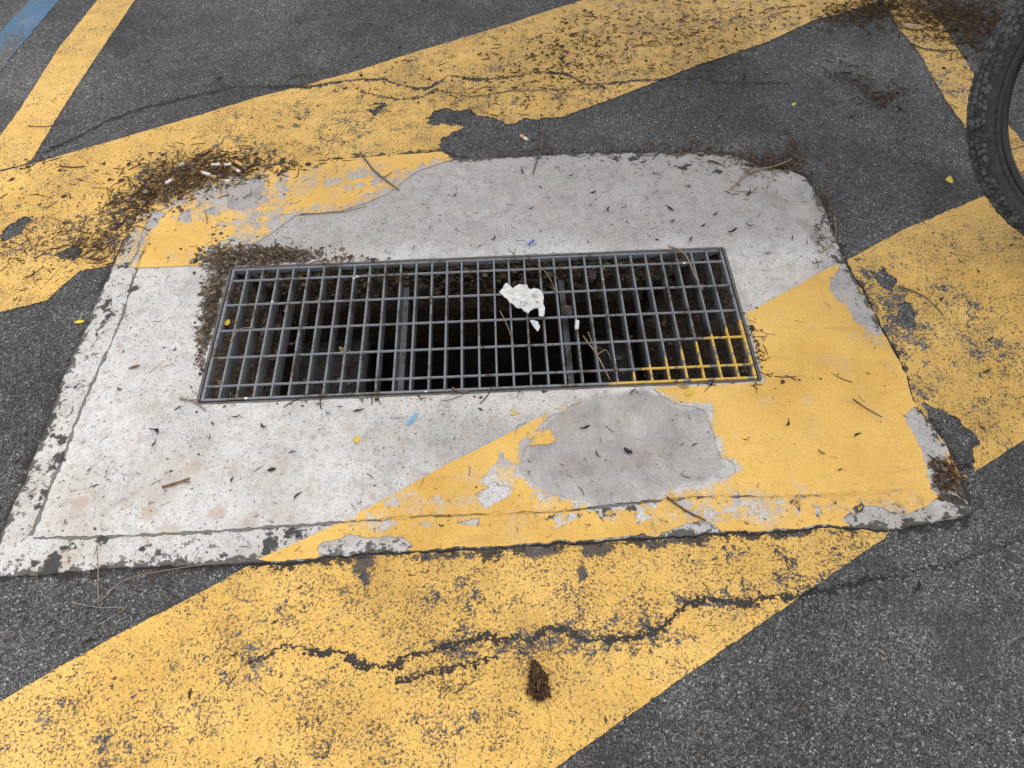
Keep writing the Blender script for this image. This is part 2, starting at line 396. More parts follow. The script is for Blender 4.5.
M_PITLEAF = per_piece('pit_leaf', [(.05, .034, .022), (.12, .08, .048), (.07, .048, .03), (.24, .18, .11), (.04, .028, .02), (.16, .095, .05), (.30, .26, .20)])
M_DARKLIT = per_piece('dark_wet_litter', [(.022, .013, .008), (.055, .030, .014), (.030, .020, .012), (.085, .048, .020), (.11, .07, .028)])
s = Sh('galvanised_steel')
xo = s.xyz(); n = s.noise(90, 4, .65); n2 = s.noise(14, 4, .6)
c = s.mix(n, (.105, .112, .122), (.25, .262, .28))
c = s.mix(s.step(s.M('ADD', s.M('MULTIPLY', n2, .6), s.M('MULTIPLY', n, .4)), .50, .60), c, (.085, .066, .05))
yl = at(612, 383); yr = at(768, 306)
sl_ = (yr[1]-yl[1])/(yr[0]-yl[0])
edge = s.M('SUBTRACT', s.M('SUBTRACT', s.M('MULTIPLY', s.M('SUBTRACT', xo[0], float(yl[0])), float(sl_)), s.M('SUBTRACT', xo[1], float(yl[1]))), s.M('MULTIPLY', s.M('SUBTRACT', n2, .5), .012))
top = s.M('MULTIPLY', s.step(edge, -.002, .002), s.step(xo[2], -.012, -.007))
top = s.M('MULTIPLY', top, s.step(s.noise(70, 4), .62, .52))
c = s.mix(s.M('MULTIPLY', top, .95), c, (.56, .35, .07))
dr = s.M('MULTIPLY', s.step(s.noise(34, 2, .5), .735, .755), s.step(xo[2], -.02, -.004))
c = s.mix(dr, c, (.62, .62, .6))
M_STEEL = s.fin(c, s.M('ADD', s.M('MULTIPLY', n, .25), .42), n, .0006, metal=s.M('MULTIPLY', s.M('SUBTRACT', 1.0, top), .35))
s = Sh('rusty_steel'); n = s.noise(40, 4, .7)
M_RUST = s.fin(s.ramp(n, [(.3, (.05, .045, .042)), (.5, (.12, .115, .11)), (.7, (.10, .06, .035))]), .7, n, .001)
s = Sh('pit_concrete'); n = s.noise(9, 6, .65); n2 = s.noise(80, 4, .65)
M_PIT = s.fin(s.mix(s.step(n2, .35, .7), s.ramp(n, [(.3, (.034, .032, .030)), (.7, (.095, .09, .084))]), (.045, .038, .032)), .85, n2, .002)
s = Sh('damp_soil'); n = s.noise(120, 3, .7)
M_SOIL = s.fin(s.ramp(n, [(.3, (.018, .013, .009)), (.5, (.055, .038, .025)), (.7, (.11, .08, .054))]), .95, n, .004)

# ------------------------------------------------------------------ outlines read from the photograph
SLAB = poly([(-24, 578), (20, 486), (47, 417), (67, 363), (83, 330), (107, 273), (127, 230), (141, 206), (165, 190), (256, 164), (359, 155), (443, 149),
             (456, 157), (512, 155), (595, 150), (645, 151), (712, 150), (742, 155), (768, 166), (791, 168), (806, 175), (819, 193), (838, 237), (845, 258),
             (864, 290), (880, 318), (896, 350), (907, 375), (916, 401), (936, 424), (952, 450), (962, 470), (974, 511),
             (936, 520), (887, 527), (830, 524), (770, 529), (706, 531), (593, 539), (533, 542), (450, 548), (380, 549), (340, 554), (257, 561), (200, 563),
             (117, 565), (57, 571), (0, 575)], 0)
HX, HY = .508, .1745                                         # half size of the opening
def groove(pts, z): return poly(pts, z)
G1 = poly([(150, 236), (137, 267), (123, 313), (103, 360), (80, 410), (63, 457), (50, 486), (30, 537)], 0)
G2 = poly([(30, 538), (100, 537), (200, 532), (333, 523), (413, 517), (460, 515), (550, 512), (617, 505), (706, 496), (780, 497), (863, 494), (900, 490)], 0)
CR1 = poly([(40, 155), (57, 147), (83, 135), (110, 120), (143, 108), (187, 98), (233, 88), (256, 87), (313, 87), (343, 82), (386, 80), (399, 86), (429, 89), (449, 77),
            (489, 80), (512, 77), (539, 72), (569, 75), (585, 85), (622, 82), (662, 80), (699, 78), (730, 83), (790, 84)], ZA)
CR2 = poly([(360, 92), (379, 97), (399, 100), (423, 97), (436, 90), (470, 98), (512, 91), (560, 90), (590, 88)], ZA)
CR3 = poly([(225, 690), (245, 665), (285, 648), (330, 655), (380, 668), (415, 655), (459, 643), (488, 636), (508, 639), (532, 641), (555, 632), (576, 635), (590, 642), (623, 638),
            (643, 636), (672, 623), (684, 607), (700, 598), (730, 602), (770, 597), (793, 597), (823, 592), (867, 580), (905, 578), (960, 560), (1000, 548), (1024, 540)], ZA)
CR4 = poly([(395, 680), (412, 675), (438, 671), (479, 661), (500, 652)], ZA)
def vline(L, X, Y):            # signed offset from a left-to-right line
    o = np.argsort(L[:, 0]); lx, ly = L[o, 0], L[o, 1]
    yc = np.interp(X, lx, ly); d = Y-yc
    out = np.maximum(lx[0]-X, X-lx[-1]); return d + np.sign(d)*np.clip(out, 0, None)*40
def hline(L, X, Y):            # same for a line running away from the camera
    o = np.argsort(L[:, 1]); lx, ly = L[o, 0], L[o, 1]
    d = X-np.interp(Y, ly, lx); out = np.maximum(ly[0]-Y, Y-ly[-1])
    return d + np.sign(d)*np.clip(out, 0, None)*40
def blobs(X, Y, L, z):
    r = np.zeros_like(X)
    for px, py, sx, sy, a in L:
        c = at(px, py, z); ex = abs(at(px+sx, py, z)[0]-c[0]); ey = abs(at(px, py-sy, z)[1]-c[1])
        r = np.maximum(r, a*np.exp(-.5*(((X-c[0])/ex)**2+((Y-c[1])/ey)**2)))
    return r
DIRT_B = [(190, 176, 46, 14, .42), (150, 203, 26, 14, .32), (90, 245, 40, 14, .45), (45, 235, 40, 14, .2), (950, 10, 90, 22, .62), (830, 5, 60, 10, .4), (470, 75, 130, 45, .36), (660, 30, 170, 50, .48),
          (780, 165, 22, 10, .55), (905, 335, 26, 26, .3), (948, 472, 16, 20, .8), (255, 257, 60, 9, .95), (214, 305, 9, 50, .85), (225, 268, 12, 10, .9), (820, 78, 40, 20, .25), (310, 262, 60, 8, .45), (660, 156, 60, 5, .3), (750, 165, 30, 8, .4)]
def crack_w(X, Y):
    a, b = at(300, 650, ZA), at(840, 588, ZA)
    w = np.clip(1-np.maximum(a[0]-X, X-b[0])/.12, .16, 1)
    return np.where(Y < -.3, w, np.clip(1.15-(X+.3)*.3, .4, 1.3))
def common_attrs(X, Y, z):
    return dict(dirt=blobs(X, Y, DIRT_B, z),
                c1=vline(CR1, X, Y)+.006*fbm(X, Y, 14, 3), c2=vline(CR2, X, Y), joint=-sdf(SLAB, X, Y), cw=crack_w(X, Y), c3=vline(CR3, X, Y)+.008*fbm(X, Y, 10, 4), c4=vline(CR4, X, Y)+.006*fbm(X, Y, 16, 5))
def slab_attrs(X, Y):
    d = sdf(SLAB, X, Y)
    b1 = (X-np.interp(Y, G1[::-1, 1], G1[::-1, 0]) < 0) | (Y-np.interp(X, G2[:, 0], G2[:, 1]) < 0)
    grime = np.where(b1, .75, 0.)
    grime = np.maximum(grime, np.clip(1-d/.05, 0, 1)*.8)
    grime = np.maximum(grime, blobs(X, Y, [(90, 500, 60, 30, .55), (130, 550, 70, 14, 1.0), (240, 545, 50, 10, .75), (60, 548, 40, 14, .9), (110, 330, 40, 60, .5), (700, 165, 70, 12, .9), (620, 160, 60, 8, .7), (220, 200, 60, 20, .5)], 0))
    tan = blobs(X, Y, [(120, 500, 90, 45, 1.0), (200, 500, 60, 30, .8), (380, 440, 40, 16, .8)], 0)
    tan = np.maximum(tan, .25)
    patch = np.maximum(sdf(PATCH, X, Y), np.maximum(sdf(PATCH2, X, Y), sdf(PATCH3, X, Y)))
    wear = blobs(X, Y, [(260, 222, 50, 22, .70), (225, 195, 50, 22, 1.0), (278, 190, 16, 18, .8), (340, 178, 50, 14, .75), (130, 245, 16, 30, .9), (610, 505, 160, 16, .62), (760, 508, 120, 14, .7), (420, 510, 60, 20, .65), (500, 480, 26, 24, .75), (860, 300, 20, 40, .6), (900, 500, 40, 12, .6), (370, 525, 40, 12, .7)], 0)
    dp = sdf(PATCH, X, Y); wear = np.maximum(wear, .85*np.exp(-(dp/.016)**2))
    bs = poly(BAND_BACK_S, 0); db = np.full(X.shape, 9.0)
    for k in range(len(bs)-2):
        e = bs[k+1]-bs[k]; t = np.clip(((X-bs[k, 0])*e[0]+(Y-bs[k, 1])*e[1])/(e@e), 0, 1)
        db = np.minimum(db, np.hypot(X-bs[k, 0]-t*e[0], Y-bs[k, 1]-t*e[1]))
    wear = np.maximum(wear, .8*np.exp(-(db/.035)**2)*(X < .1)); wear = np.maximum(wear, .12)
    a = common_attrs(X, Y, 0)
    aged = np.clip((Y-.12)/.12, 0, 1)*.75+np.clip((X-.2)/.5, 0, 1)*.3  # concrete greyer towards the back and right; local grey patches follow
    aged = np.maximum(aged, blobs(X, Y, [(470, 440, 90, 30, .75), (430, 425, 60, 18, .6), (850, 300, 24, 40, 1.1), (925, 435, 20, 30, .8), (900, 515, 70, 12, .8), (690, 525, 50, 10, .6), (345, 540, 40, 8, .6), (60, 450, 20, 120, .3)], 0))
    a.update(aged=aged, grime=grime, tan=tan, patch=patch, wear=wear, g1=hline(G1, X, Y), g2=vline(G2, X, Y))
    return a
def road_attrs(X, Y):
    a = common_attrs(X, Y, ZA)
    a['wear'] = blobs(X, Y, [(541, 550, 15, 5, 1.9), (597, 548, 14, 7, 1.9), (582, 572, 3, 9, 1.7), (364, 562, 9, 9, 1.8), (366, 580, 3, 8, 1.6), (790, 533, 18, 4, 1.9), (690, 540, 24, 4, 1.3), (450, 556, 40, 3, 1.2), (655, 545, 10, 4, 1.5), (430, 598, 30, 14, .55), (470, 590, 14, 16, .55), (640, 45, 170, 50, .3), (530, 100, 90, 24, .4), (330, 130, 70, 26, .45), (60, 235, 60, 22, .55), (130, 232, 34, 24, .7), (2, 58, 16, 22, .9), (300, 580, 200, 40, .3), (610, 590, 170, 60, .35), (560, 640, 110, 16, .75), (720, 600, 60, 14, .7), (690, 30, 160, 40, .35), (900, 320, 30, 60, .75),
                                (960, 340, 60, 70, .45), (300, 700, 260, 80, .28), (770, 560, 80, 30, .6), (930, 80, 40, 60, .55), (230, 150, 70, 14, .5)], ZA)
    return a
# the bare trowelled concrete that the front band leaves out, and other grey repairs
PATCH = poly([(580, 398), (550, 417), (533, 435), (522, 450), (520, 470), (533, 484), (547, 497), (560, 499), (577, 497), (600, 507), (650, 503), (683, 485), (705, 482), (720, 478), (734, 466), (720, 456), (713, 430), (705, 409), (677, 405), (663, 397), (645, 387)], 0)
PATCH2 = poly([(228, 186), (262, 180), (280, 205), (262, 212), (228, 209)], 0)
PATCH3 = poly([(770, 174), (806, 177), (819, 195), (836, 236), (815, 245), (800, 225), (780, 215), (765, 205), (745, 200)], 0)
BAND_FRONT = [[(-260, 850), (10, 696), (123, 632), (177, 605), (256, 562)], [(345, 521), (450, 463), (578, 398)], [(742, 316), (845, 259)], [(901, 231), (985, 196), (1100, 140)],
              [(1180, 350), (1024, 439), (969, 475), (893, 532), (795, 600), (700, 666), (555, 768), (300, 965)]]
HOLE_S = [[(578, 401), (553, 417), (532, 432), (548, 432), (553, 439), (548, 444), (528, 446), (518, 470), (533, 484), (547, 497), (562, 498), (577, 498), (600, 506), (650, 501), (680, 484), (717, 484), (733, 471), (733, 465), (720, 457), (713, 431), (705, 409), (677, 405), (663, 397), (645, 386), (640, 372), (590, 384)],
          [(828, 290), (844, 258), (864, 292), (880, 322), (881, 334), (858, 322), (844, 302)],
          [(901, 414), (917, 404), (938, 425), (948, 453), (950, 500), (932, 490), (927, 462), (914, 437)],
          [(476, 495), (492, 483), (510, 488), (505, 500), (484, 507)], [(660, 532), (700, 521), (720, 527), (720, 560), (640, 560)], [(590, 545), (640, 529), (660, 540), (640, 560), (590, 560)],
          [(840, 515), (870, 505), (905, 512), (985, 500), (985, 540), (860, 540)], [(450, 521), (480, 518), (478, 524), (455, 527)], [(310, 548), (350, 532), (372, 538), (400, 533), (420, 545), (340, 560)]]
HOLE_A = [[(893, 304), (905, 300), (917, 318), (913, 330), (900, 325)],
          [(918, 400), (944, 405), (972, 436), (973, 474), (955, 470)], [(868, 272), (884, 266), (898, 280), (890, 292), (874, 284)]]
BAND_BACK = [(-260, 225), (0, 172), (37, 163), (100, 145), (177, 122), (256, 98), (356, 72), (423, 50), (512, 23), (582, 1), (700, -40), (960, -40), (878, 1), (838, 15), (815, 20), (768, 42), (697, 66), (640, 88), (552, 121), (500, 138), (480, 151)]
BAND_BACK_S = [(456, 157), (416, 172), (389, 193), (366, 203), (340, 211), (296, 215), (276, 230), (256, 243), (213, 252), (213, 265), (138, 268)]
BAND_BACK_A2 = [(110, 266), (80, 271), (63, 285), (47, 301), (0, 312), (-260, 372)]
BACK_HOLE_A = [[(426, 120), (445, 110), (470, 111), (490, 118), (512, 123), (560, 118), (580, 130), (520, 165), (450, 160), (441, 146), (452, 134), (470, 131), (458, 124), (438, 128)],
               [(58, 255), (75, 243), (84, 252), (74, 262)], [(-5, 236), (18, 222), (32, 217), (22, 230), (2, 240)], [(362, 110), (384, 108), (378, 116), (366, 115)]]
BACK_HOLE_S = [[(227, 187), (250, 180), (264, 178), (262, 196), (256, 209), (229, 208)], [(128, 268), (146, 222), (152, 210), (166, 214), (148, 232), (140, 255)], [(178, 214), (190, 210), (192, 222), (180, 222)], [(200, 212), (214, 206), (214, 216)]]
LINE_L = [(98, 0), (60, 47), (20, 110), (-40, 190), (-10, 190), (32, 160), (73, 93), (110, 37), (135, 0), (165, -45), (125, -45)]
LINE_B = [(30, 0), (0, 33), (-60, 105), (-60, 130), (0, 74), (12, 56), (37, 27), (60, 0), (95, -45), (70, -45)]
LINE_R = [(888, 10), (896, 25), (921, 57), (945, 100), (961, 122), (1030, 225), (1095, 215), (1010, 128), (971, 70), (945, 30), (928, 7), (912, -25), (870, -25)]

# ------------------------------------------------------------------ ground sheets
STEP = 0.005
gx = np.arange(-1.62, 1.9001, STEP); gy = np.arange(-.98, 1.5401, STEP)
GX, GY = np.meshgrid(gx, gy); nx, ny = len(gx), len(gy)
jr = np.random.RandomState(5)
GV = np.stack([GX.ravel(), GY.ravel()], 1)
inner = ((np.arange(nx) > 0) & (np.arange(nx) < nx-1))[None, :] & ((np.arange(ny) > 0) & (np.arange(ny) < ny-1))[:, None]
GV = GV + jr.uniform(-.0014, .0014, GV.shape)*inner.ravel()[:, None]
ii = (np.arange(ny-1)[:, None]*nx+np.arange(nx-1)[None, :]).ravel()
alt = (ii % 2 == 0)[:, None]
GT = np.vstack([np.where(alt, np.stack([ii, ii+1, ii+nx+1], 1), np.stack([ii, ii+1, ii+nx], 1)),
                np.where(alt, np.stack([ii, ii+nx+1, ii+nx], 1), np.stack([ii+1, ii+nx+1, ii+nx], 1))])
def slab_field(X, Y): return sdf(SLAB, X, Y)+.0045*fbm(X, Y, 30, 1)+.003*fbm(X, Y, 90, 2, 2)
def slab_z(X, Y):
    d = sdf(SLAB, X, Y)
    z = -.0008+.0010*fbm(X, Y, 9, 6)-.006*np.clip(1-d/.07, 0, 1)**1.6
    c = at(950, 475); r = np.hypot(X-c[0], (Y-c[1])*.8)
    return z-.012*np.clip(1-r/.05, 0, 1)
def road_z(X, Y): return ZA+.0022*fbm(X, Y, 4, 8)+.0012*fbm(X, Y, 22, 9)-.006*np.clip((X-.62)/.12, 0, 1)*np.clip((-Y-.1)/.2, 0, 1)
GX1, GY1 = GV[:, 0], GV[:, 1]
SF = slab_field(GX1, GY1)

# asphalt: one sheet, fine near the camera, reaching the horizon
V, T = cut(GV, GT, .02-SF)
n0 = len(V); Z = road_z(V[:, 0], V[:, 1])
def ring(far):
    bx = [(gx[0], gy[0]), (gx[-1], gy[0]), (gx[-1], gy[-1]), (gx[0], gy[-1])]
    return bx, [(-far, -far), (far, -far), (far, far), (-far, far)]
bx, fx = ring(120.0)
V = np.vstack([V, np.array(bx), np.array(fx)])
Z = np.concatenate([Z, np.full(8, ZA-.0008)])
Q = np.array([[n0+k, n0+4+k, n0+4+(k+1) % 4, n0+(k+1) % 4] for k in range(4)])[:, ::1]
RA = road_attrs(V[:, 0], V[:, 1])
edge_v = (V[:, 0] < gx[0]+.02) | (V[:, 0] > gx[-1]-.02) | (V[:, 1] < gy[0]+.02) | (V[:, 1] > gy[-1]-.02)
for k in ('c1', 'c2', 'c3', 'c4'): RA[k][edge_v] = 1.0
RA['dirt'][edge_v] = 0; RA['joint'] = np.minimum(RA['joint'], 1.0)
me = raw_mesh('asphalt', np.column_stack([V, Z]), T, [M_ASPHALT], RA, quads=Q)
tag(link('asphalt', me), kind='structure')

# concrete slab cast round the drain
HF = np.maximum(np.abs(GX1)-HX, np.abs(GY1)-HY)
V, T = cut(GV, GT, np.minimum(SF, 1.))
V, T = cut(V, T, np.maximum(np.abs(V[:, 0])-HX, np.abs(V[:, 1])-HY)+.0012*fbm(V[:, 0], V[:, 1], 60, 12))
Z = slab_z(V[:, 0], V[:, 1]); E = border_edges(T); n0 = len(V)
bv = np.unique(E); mp = np.full(n0, -1); mp[bv] = n0+np.arange(len(bv))
Vs = np.vstack([np.column_stack([V, Z]), np.column_stack([V[bv], np.full(len(bv), -.09)])])
Qs = np.stack([E[:, 1], E[:, 0], mp[E[:, 0]], mp[E[:, 1]]], 1)
me = raw_mesh('concrete_slab', Vs, T, [M_CONCRETE], slab_attrs(Vs[:, 0], Vs[:, 1]), quads=Qs)
tag(link('concrete_slab', me), kind='structure')

PAINT = .0013
def marking(name, fa, fs, m_road, m_slab, label, cat='road marking', group=None):
    """a painted marking lying partly on the asphalt and partly on the slab: one mesh"""
    parts = []
    for f, zf, mi in ((fa, road_z, 0), (fs, slab_z, 1)):
        if f is None: continue
        V, T = cut(GV, GT, f)
        parts.append((V, T, zf(V[:, 0], V[:, 1])+PAINT, mi))
    off = 0; VV = []; TT = []; MI = []; AA = []
    for V, T, Z, mi in parts:
        VV.append(np.column_stack([V, Z])); TT.append(T+off); MI.append(np.full(len(T), mi)); off += len(V)
        a = road_attrs(V[:, 0], V[:, 1]); a2 = slab_attrs(V[:, 0], V[:, 1])
        if mi == 0: a2.update(a)
        AA.append(a2)
    at_ = {k: np.concatenate([a[k] for a in AA]) for k in AA[0]}
    me = raw_mesh(name, np.vstack(VV), np.vstack(TT), [m_road]+([m_slab] if m_slab else []), at_, np.concatenate(MI))
    return tag(link(name, me), label, cat, group)
EDGE = .0016*fbm(GX1, GY1, 70, 21)+.0012*fbm(GX1, GY1, 200, 22, 2)
RAG = .008*fbm(GX1, GY1, 26, 31)+.005*fbm(GX1, GY1, 80, 32)
def holes(L, z):
    r = np.full(GX1.shape, 1.0)
    for h in L: r = np.minimum(r, -sdf(poly(h, z), GX1, GY1))
    return r
def mixpoly(segs):             # segments given as (pixels, level)
    return np.vstack([poly(p, z) for p, z in segs])
bf = mixpoly([(BAND_FRONT[0], ZA), (BAND_FRONT[1], 0), (BAND_FRONT[2], 0), (BAND_FRONT[3], ZA), (BAND_FRONT[4], ZA)])
f = sdf(bf, GX1, GY1)+EDGE
gap = -SF-.004+.004*fbm(GX1, GY1, 40, 41)
fa = np.minimum(np.minimum(f, gap), holes(HOLE_A, ZA)+RAG*2.2)
hole_frame = np.maximum(np.abs(GX1)-(HX+.004), np.abs(GY1)-(HY+.004))
fs = np.minimum(np.minimum(np.minimum(f, SF-.0012), holes(HOLE_S, 0)+RAG*1.25), hole_frame+.003*fbm(GX1, GY1, 40, 43))
marking('painted_band', fa, fs, M_YEL_A, M_YEL_S, 'broad cracked yellow painted band running diagonally in front of the drain grate', group='broad yellow bands')
bb = mixpoly([(BAND_BACK, ZA), (BAND_BACK_S, 0), (BAND_BACK_A2, ZA)])
f = sdf(bb, GX1, GY1)+EDGE
fa = np.minimum(np.minimum(f, gap), holes(BACK_HOLE_A, ZA)+RAG*3.2)
gd = np.maximum(np.abs(GX1+.50)-.05, np.abs(GY1-.2)-.03)
fs = np.minimum(np.minimum(np.minimum(f, SF-.0012), holes(BACK_HOLE_S, 0)+RAG*1.0), hole_frame-.012)
marking('painted_band', fa, fs, M_YEL_A, M_YEL_S, 'broad littered yellow painted band crossing behind the drain grate under the heap of needles', group='broad yellow bands')
fl = np.minimum(sdf(poly(LINE_L, ZA), GX1, GY1)+EDGE, -sdf(bb, GX1, GY1)-.006+RAG*.5)
marking('painted_line', fl, None, M_YEL_A, None, 'narrow yellow line at the upper left beside the blue line', group='narrow yellow lines')
fl = np.minimum(sdf(poly(LINE_R, ZA), GX1, GY1)+EDGE+RAG*.5, -sdf(bf, GX1, GY1)-.004)
marking('painted_line', fl, None, M_YEL_A, None, 'narrow dirty yellow line running behind the bicycle tyre', group='narrow yellow lines')
fl = sdf(poly(LINE_B, ZA), GX1, GY1)+EDGE+RAG*.6
marking('painted_line', fl, None, M_BLUE_A, None, 'faded blue painted line in the far upper left corner')

# ------------------------------------------------------------------ bmesh builders
def bm_box(bm, c, s, rot=None):
    m = Matrix.Translation(Vector(c))
    if rot is not None: m = m @ rot
    m = m @ Matrix.Diagonal((s[0], s[1], s[2], 1))
    return bmesh.ops.create_cube(bm, size=1.0, matrix=m)['verts']
def bm_tube(bm, pts, rad, n=8, closed=False, caps=True, twist=0):
    pts = [Vector(p) for p in pts]; N = len(pts); rings = []
    rad = rad if hasattr(rad, '__len__') else [rad]*N
    up = Vector((0, 0, 1)); prev = None
    for i, p in enumerate(pts):
        a = pts[(i-1) % N] if (closed or i > 0) else p; b = pts[(i+1) % N] if (closed or i < N-1) else p
        t = (b-a).normalized()
        if prev is None:
            u = up.cross(t)
            if u.length < 1e-3: u = Vector((1, 0, 0)).cross(t)
        else: u = prev-t*prev.dot(t)
        u.normalize(); prev = u; v = t.cross(u)
        rings.append([bm.verts.new(p+(u*math.cos(2*PI*k/n+twist)+v*math.sin(2*PI*k/n+twist))*rad[i]) for k in range(n)])
    for i in range(N if closed else N-1):
        A, B = rings[i], rings[(i+1) % N]
        for k in range(n): bm.faces.new((A[k], A[(k+1) % n], B[(k+1) % n], B[k]))
    if caps and not closed:
        bm.faces.new(rings[0][::-1]); bm.faces.new(rings[-1])
def bm_lathe(bm, prof, n, M=Matrix(), closed=False):
    """profile (radius, axial) spun round local Z"""
    R = []
    for k in range(n):
        a = 2*PI*k/n
        R.append([bm.verts.new(M @ Vector((r*math.cos(a), r*math.sin(a), z))) for r, z in prof])
    m = len(prof)
    for k in range(n):
        A, B = R[k], R[(k+1) % n]
        for j in range(m if closed else m-1):
            bm.faces.new((A[j], B[j], B[(j+1) % m], A[(j+1) % m]))
def bm_done(bm, name, mat, smooth=False, parent=None, loc=None, rot=None, bevel=0):
    if bevel: bmesh.ops.bevel(bm, geom=bm.edges[:], offset=bevel, segments=1, affect='EDGES')
    bmesh.ops.recalc_face_normals(bm, faces=bm.faces[:])
    me = bpy.data.meshes.new(name); bm.to_mesh(me); bm.free(); me.materials.append(mat)
    if smooth: me.polygons.foreach_set('use_smooth', [True]*len(me.polygons))
    return link(name, me, parent, loc, rot)

# ------------------------------------------------------------------ the pit under the grate
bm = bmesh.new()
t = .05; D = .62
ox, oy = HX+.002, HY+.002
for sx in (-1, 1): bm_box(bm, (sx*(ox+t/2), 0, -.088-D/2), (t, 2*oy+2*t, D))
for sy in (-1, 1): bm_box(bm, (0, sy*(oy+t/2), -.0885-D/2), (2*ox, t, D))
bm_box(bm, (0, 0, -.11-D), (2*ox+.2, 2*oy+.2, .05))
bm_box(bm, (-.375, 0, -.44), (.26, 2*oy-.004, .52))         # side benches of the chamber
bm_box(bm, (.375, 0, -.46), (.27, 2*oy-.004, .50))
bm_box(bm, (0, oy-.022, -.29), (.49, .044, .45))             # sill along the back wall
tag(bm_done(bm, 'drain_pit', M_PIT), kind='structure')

def soil(x0, x1, y0, y1, z0, z1, name='soil'):
    """a heap of silt sloping from z0 (outer side) to z1"""
    n, m = 40, 26; V = []; T = []
    xs = np.linspace(x0, x1, n); ys = np.linspace(y0, y1, m)
    X, Y = np.meshgrid(xs, ys); u = (X-x0)/(x1-x0)
    Z = z0+(z1-z0)*u**1.5+.010*fbm(X, Y, 22, 51)+.006*fbm(X, Y, 80, 52)
    V = np.column_stack([X.ravel(), Y.ravel(), Z.ravel()])
    i = (np.arange(m-1)[:, None]*n+np.arange(n-1)[None]).ravel()
    T = np.vstack([np.stack([i, i+1, i+n+1], 1), np.stack([i, i+n+1, i+n], 1)])
    E = border_edges(T); bv = np.unique(E); mp = np.full(len(V), -1); mp[bv] = len(V)+np.arange(len(bv))
    low = V[bv].copy(); low[:, 2] = min(z0, z1)-.12
    Q = np.stack([E[:, 1], E[:, 0], mp[E[:, 0]], mp[E[:, 1]]], 1)
    return tag(link(name, raw_mesh(name, np.vstack([V, low]), T, [M_SOIL], quads=Q)), 'dark silt and rotted leaves banked inside the drain', 'soil', kind='stuff')
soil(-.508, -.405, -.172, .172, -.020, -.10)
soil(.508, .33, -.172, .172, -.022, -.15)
V_ = None
def soil_back():
    n, m = 120, 14
    X, Y = np.meshgrid(np.linspace(-.41, .34, n), np.linspace(.174, .115, m)); u = (.174-Y)/.059
    Z = -.020-.004*np.clip((X+.1)/.3, 0, 1)-.060*u**1.4+.010*fbm(X, Y, 18, 53)+.006*fbm(X, Y, 70, 54)-.02*np.exp(-((X-.03)/.12)**2)
    V = np.column_stack([X.ravel(), Y.ravel(), Z.ravel()])
    i = (np.arange(m-1)[:, None]*n+np.arange(n-1)[None]).ravel()
    T = np.vstack([np.stack([i, i+n+1, i+1], 1), np.stack([i, i+n, i+n+1], 1)])
    E = border_edges(T); bv = np.unique(E); mp = np.full(len(V), -1); mp[bv] = len(V)+np.arange(len(bv))
    low = V[bv].copy(); low[:, 2] = -.2
    Q = np.stack([E[:, 1], E[:, 0], mp[E[:, 0]], mp[E[:, 1]]], 1)
    return tag(link('soil', raw_mesh('soil', np.vstack([V, low]), T, [M_SOIL], quads=Q)), 'dark silt and rotted leaves banked inside the drain', 'soil', kind='stuff')
soil_back()

# ------------------------------------------------------------------ grate and the angle frame it sits in
fr = empty('grate_seat', (0, 0, -.05))
tag(fr, 'rusty steel angle frame set into the concrete around the grate', 'frame')
bm = bmesh.new()
fw = .0045
for sx in (-1, 1): bm_box(bm, (sx*(HX-fw/2-.0005), 0, .026), (fw, 2*HY-.002, .046))
bm_box(bm, (0, -(HY-fw/2-.0005), .0258), (2*HX-2*fw-.002, fw, .046)); bm_box(bm, (0, HY-fw/2-.0005, .0403), (2*HX-2*fw-.002, fw, .017))
for sx in (-1, 1): bm_box(bm, (sx*(HX-.018), 0, .0015), (.026, 2*HY-.02, .004))
bm_done(bm, 'angle_rim', M_RUST, parent=fr, bevel=.0004)
for px in (404, 566):
    p = at(px, 330, -.045); bm = bmesh.new()
    bm_box(bm, (p[0], 0, -.018), (.012, 2*HY-.012, .045))
    bm_done(bm, 'support_beam', M_STEEL, parent=fr, bevel=.0006)
GW, GD = .5, .1667
gr = empty('drain_grate', (0, 0, -.04))
tag(gr, 'grey steel drain grate of narrow bars with one yellow painted corner', 'drain grate')
bm = bmesh.new(); bt = .0048
for sx in (-1, 1): bm_box(bm, (sx*(GW-bt/2), 0, .0202), (bt, 2*GD, .0400))
bm_box(bm, (0, -(GD-bt/2), .02005), (2*GW-2*bt-.0002, bt, .0399)); bm_box(bm, (0, GD-bt/2, .0340), (2*GW-2*bt-.0002, bt, .0120))
bm_done(bm, 'frame', M_STEEL, parent=gr, bevel=.0006)
bm = bmesh.new(); bm_box(bm, (0, 0, .0205), (.0036, 2*GD-2*bt-.0004, .038))
bar0 = bm_done(bm, 'bearing_bar', M_STEEL, parent=gr, bevel=.0006)
N = 32
for i in range(1, N):
    b = bar0 if i == 1 else bar0.copy()
    if i > 1: COL.objects.link(b)
    b.parent = gr; b.location = (-GW+2*GW*i/N+rnd.uniform(-.0007, .0007), 0, 0); b.rotation_euler = (0, rnd.uniform(-.02, .02), rnd.uniform(-.0035, .0035))
bm = bmesh.new()
pts = [(x, 0, .0375) for x in np.linspace(-GW+bt+.0002, GW-bt-.0002, 65)]
bm_tube(bm, pts, .0025, 6)
for i in range(1, N):
    bmesh.ops.create_icosphere(bm, subdivisions=1, radius=.0038, matrix=Matrix.Translation((-GW+2*GW*i/N, 0, .0376)) @ Matrix.Diagonal((1, 1, .85, 1)))
cb0 = bm_done(bm, 'cross_bar', M_STEEL, parent=gr)
for k in range(5):
    b = cb0 if k == 0 else cb0.copy()
    if k: COL.objects.link(b)
    b.parent = gr; b.location = (0, -.1334+.0667*k, 0)

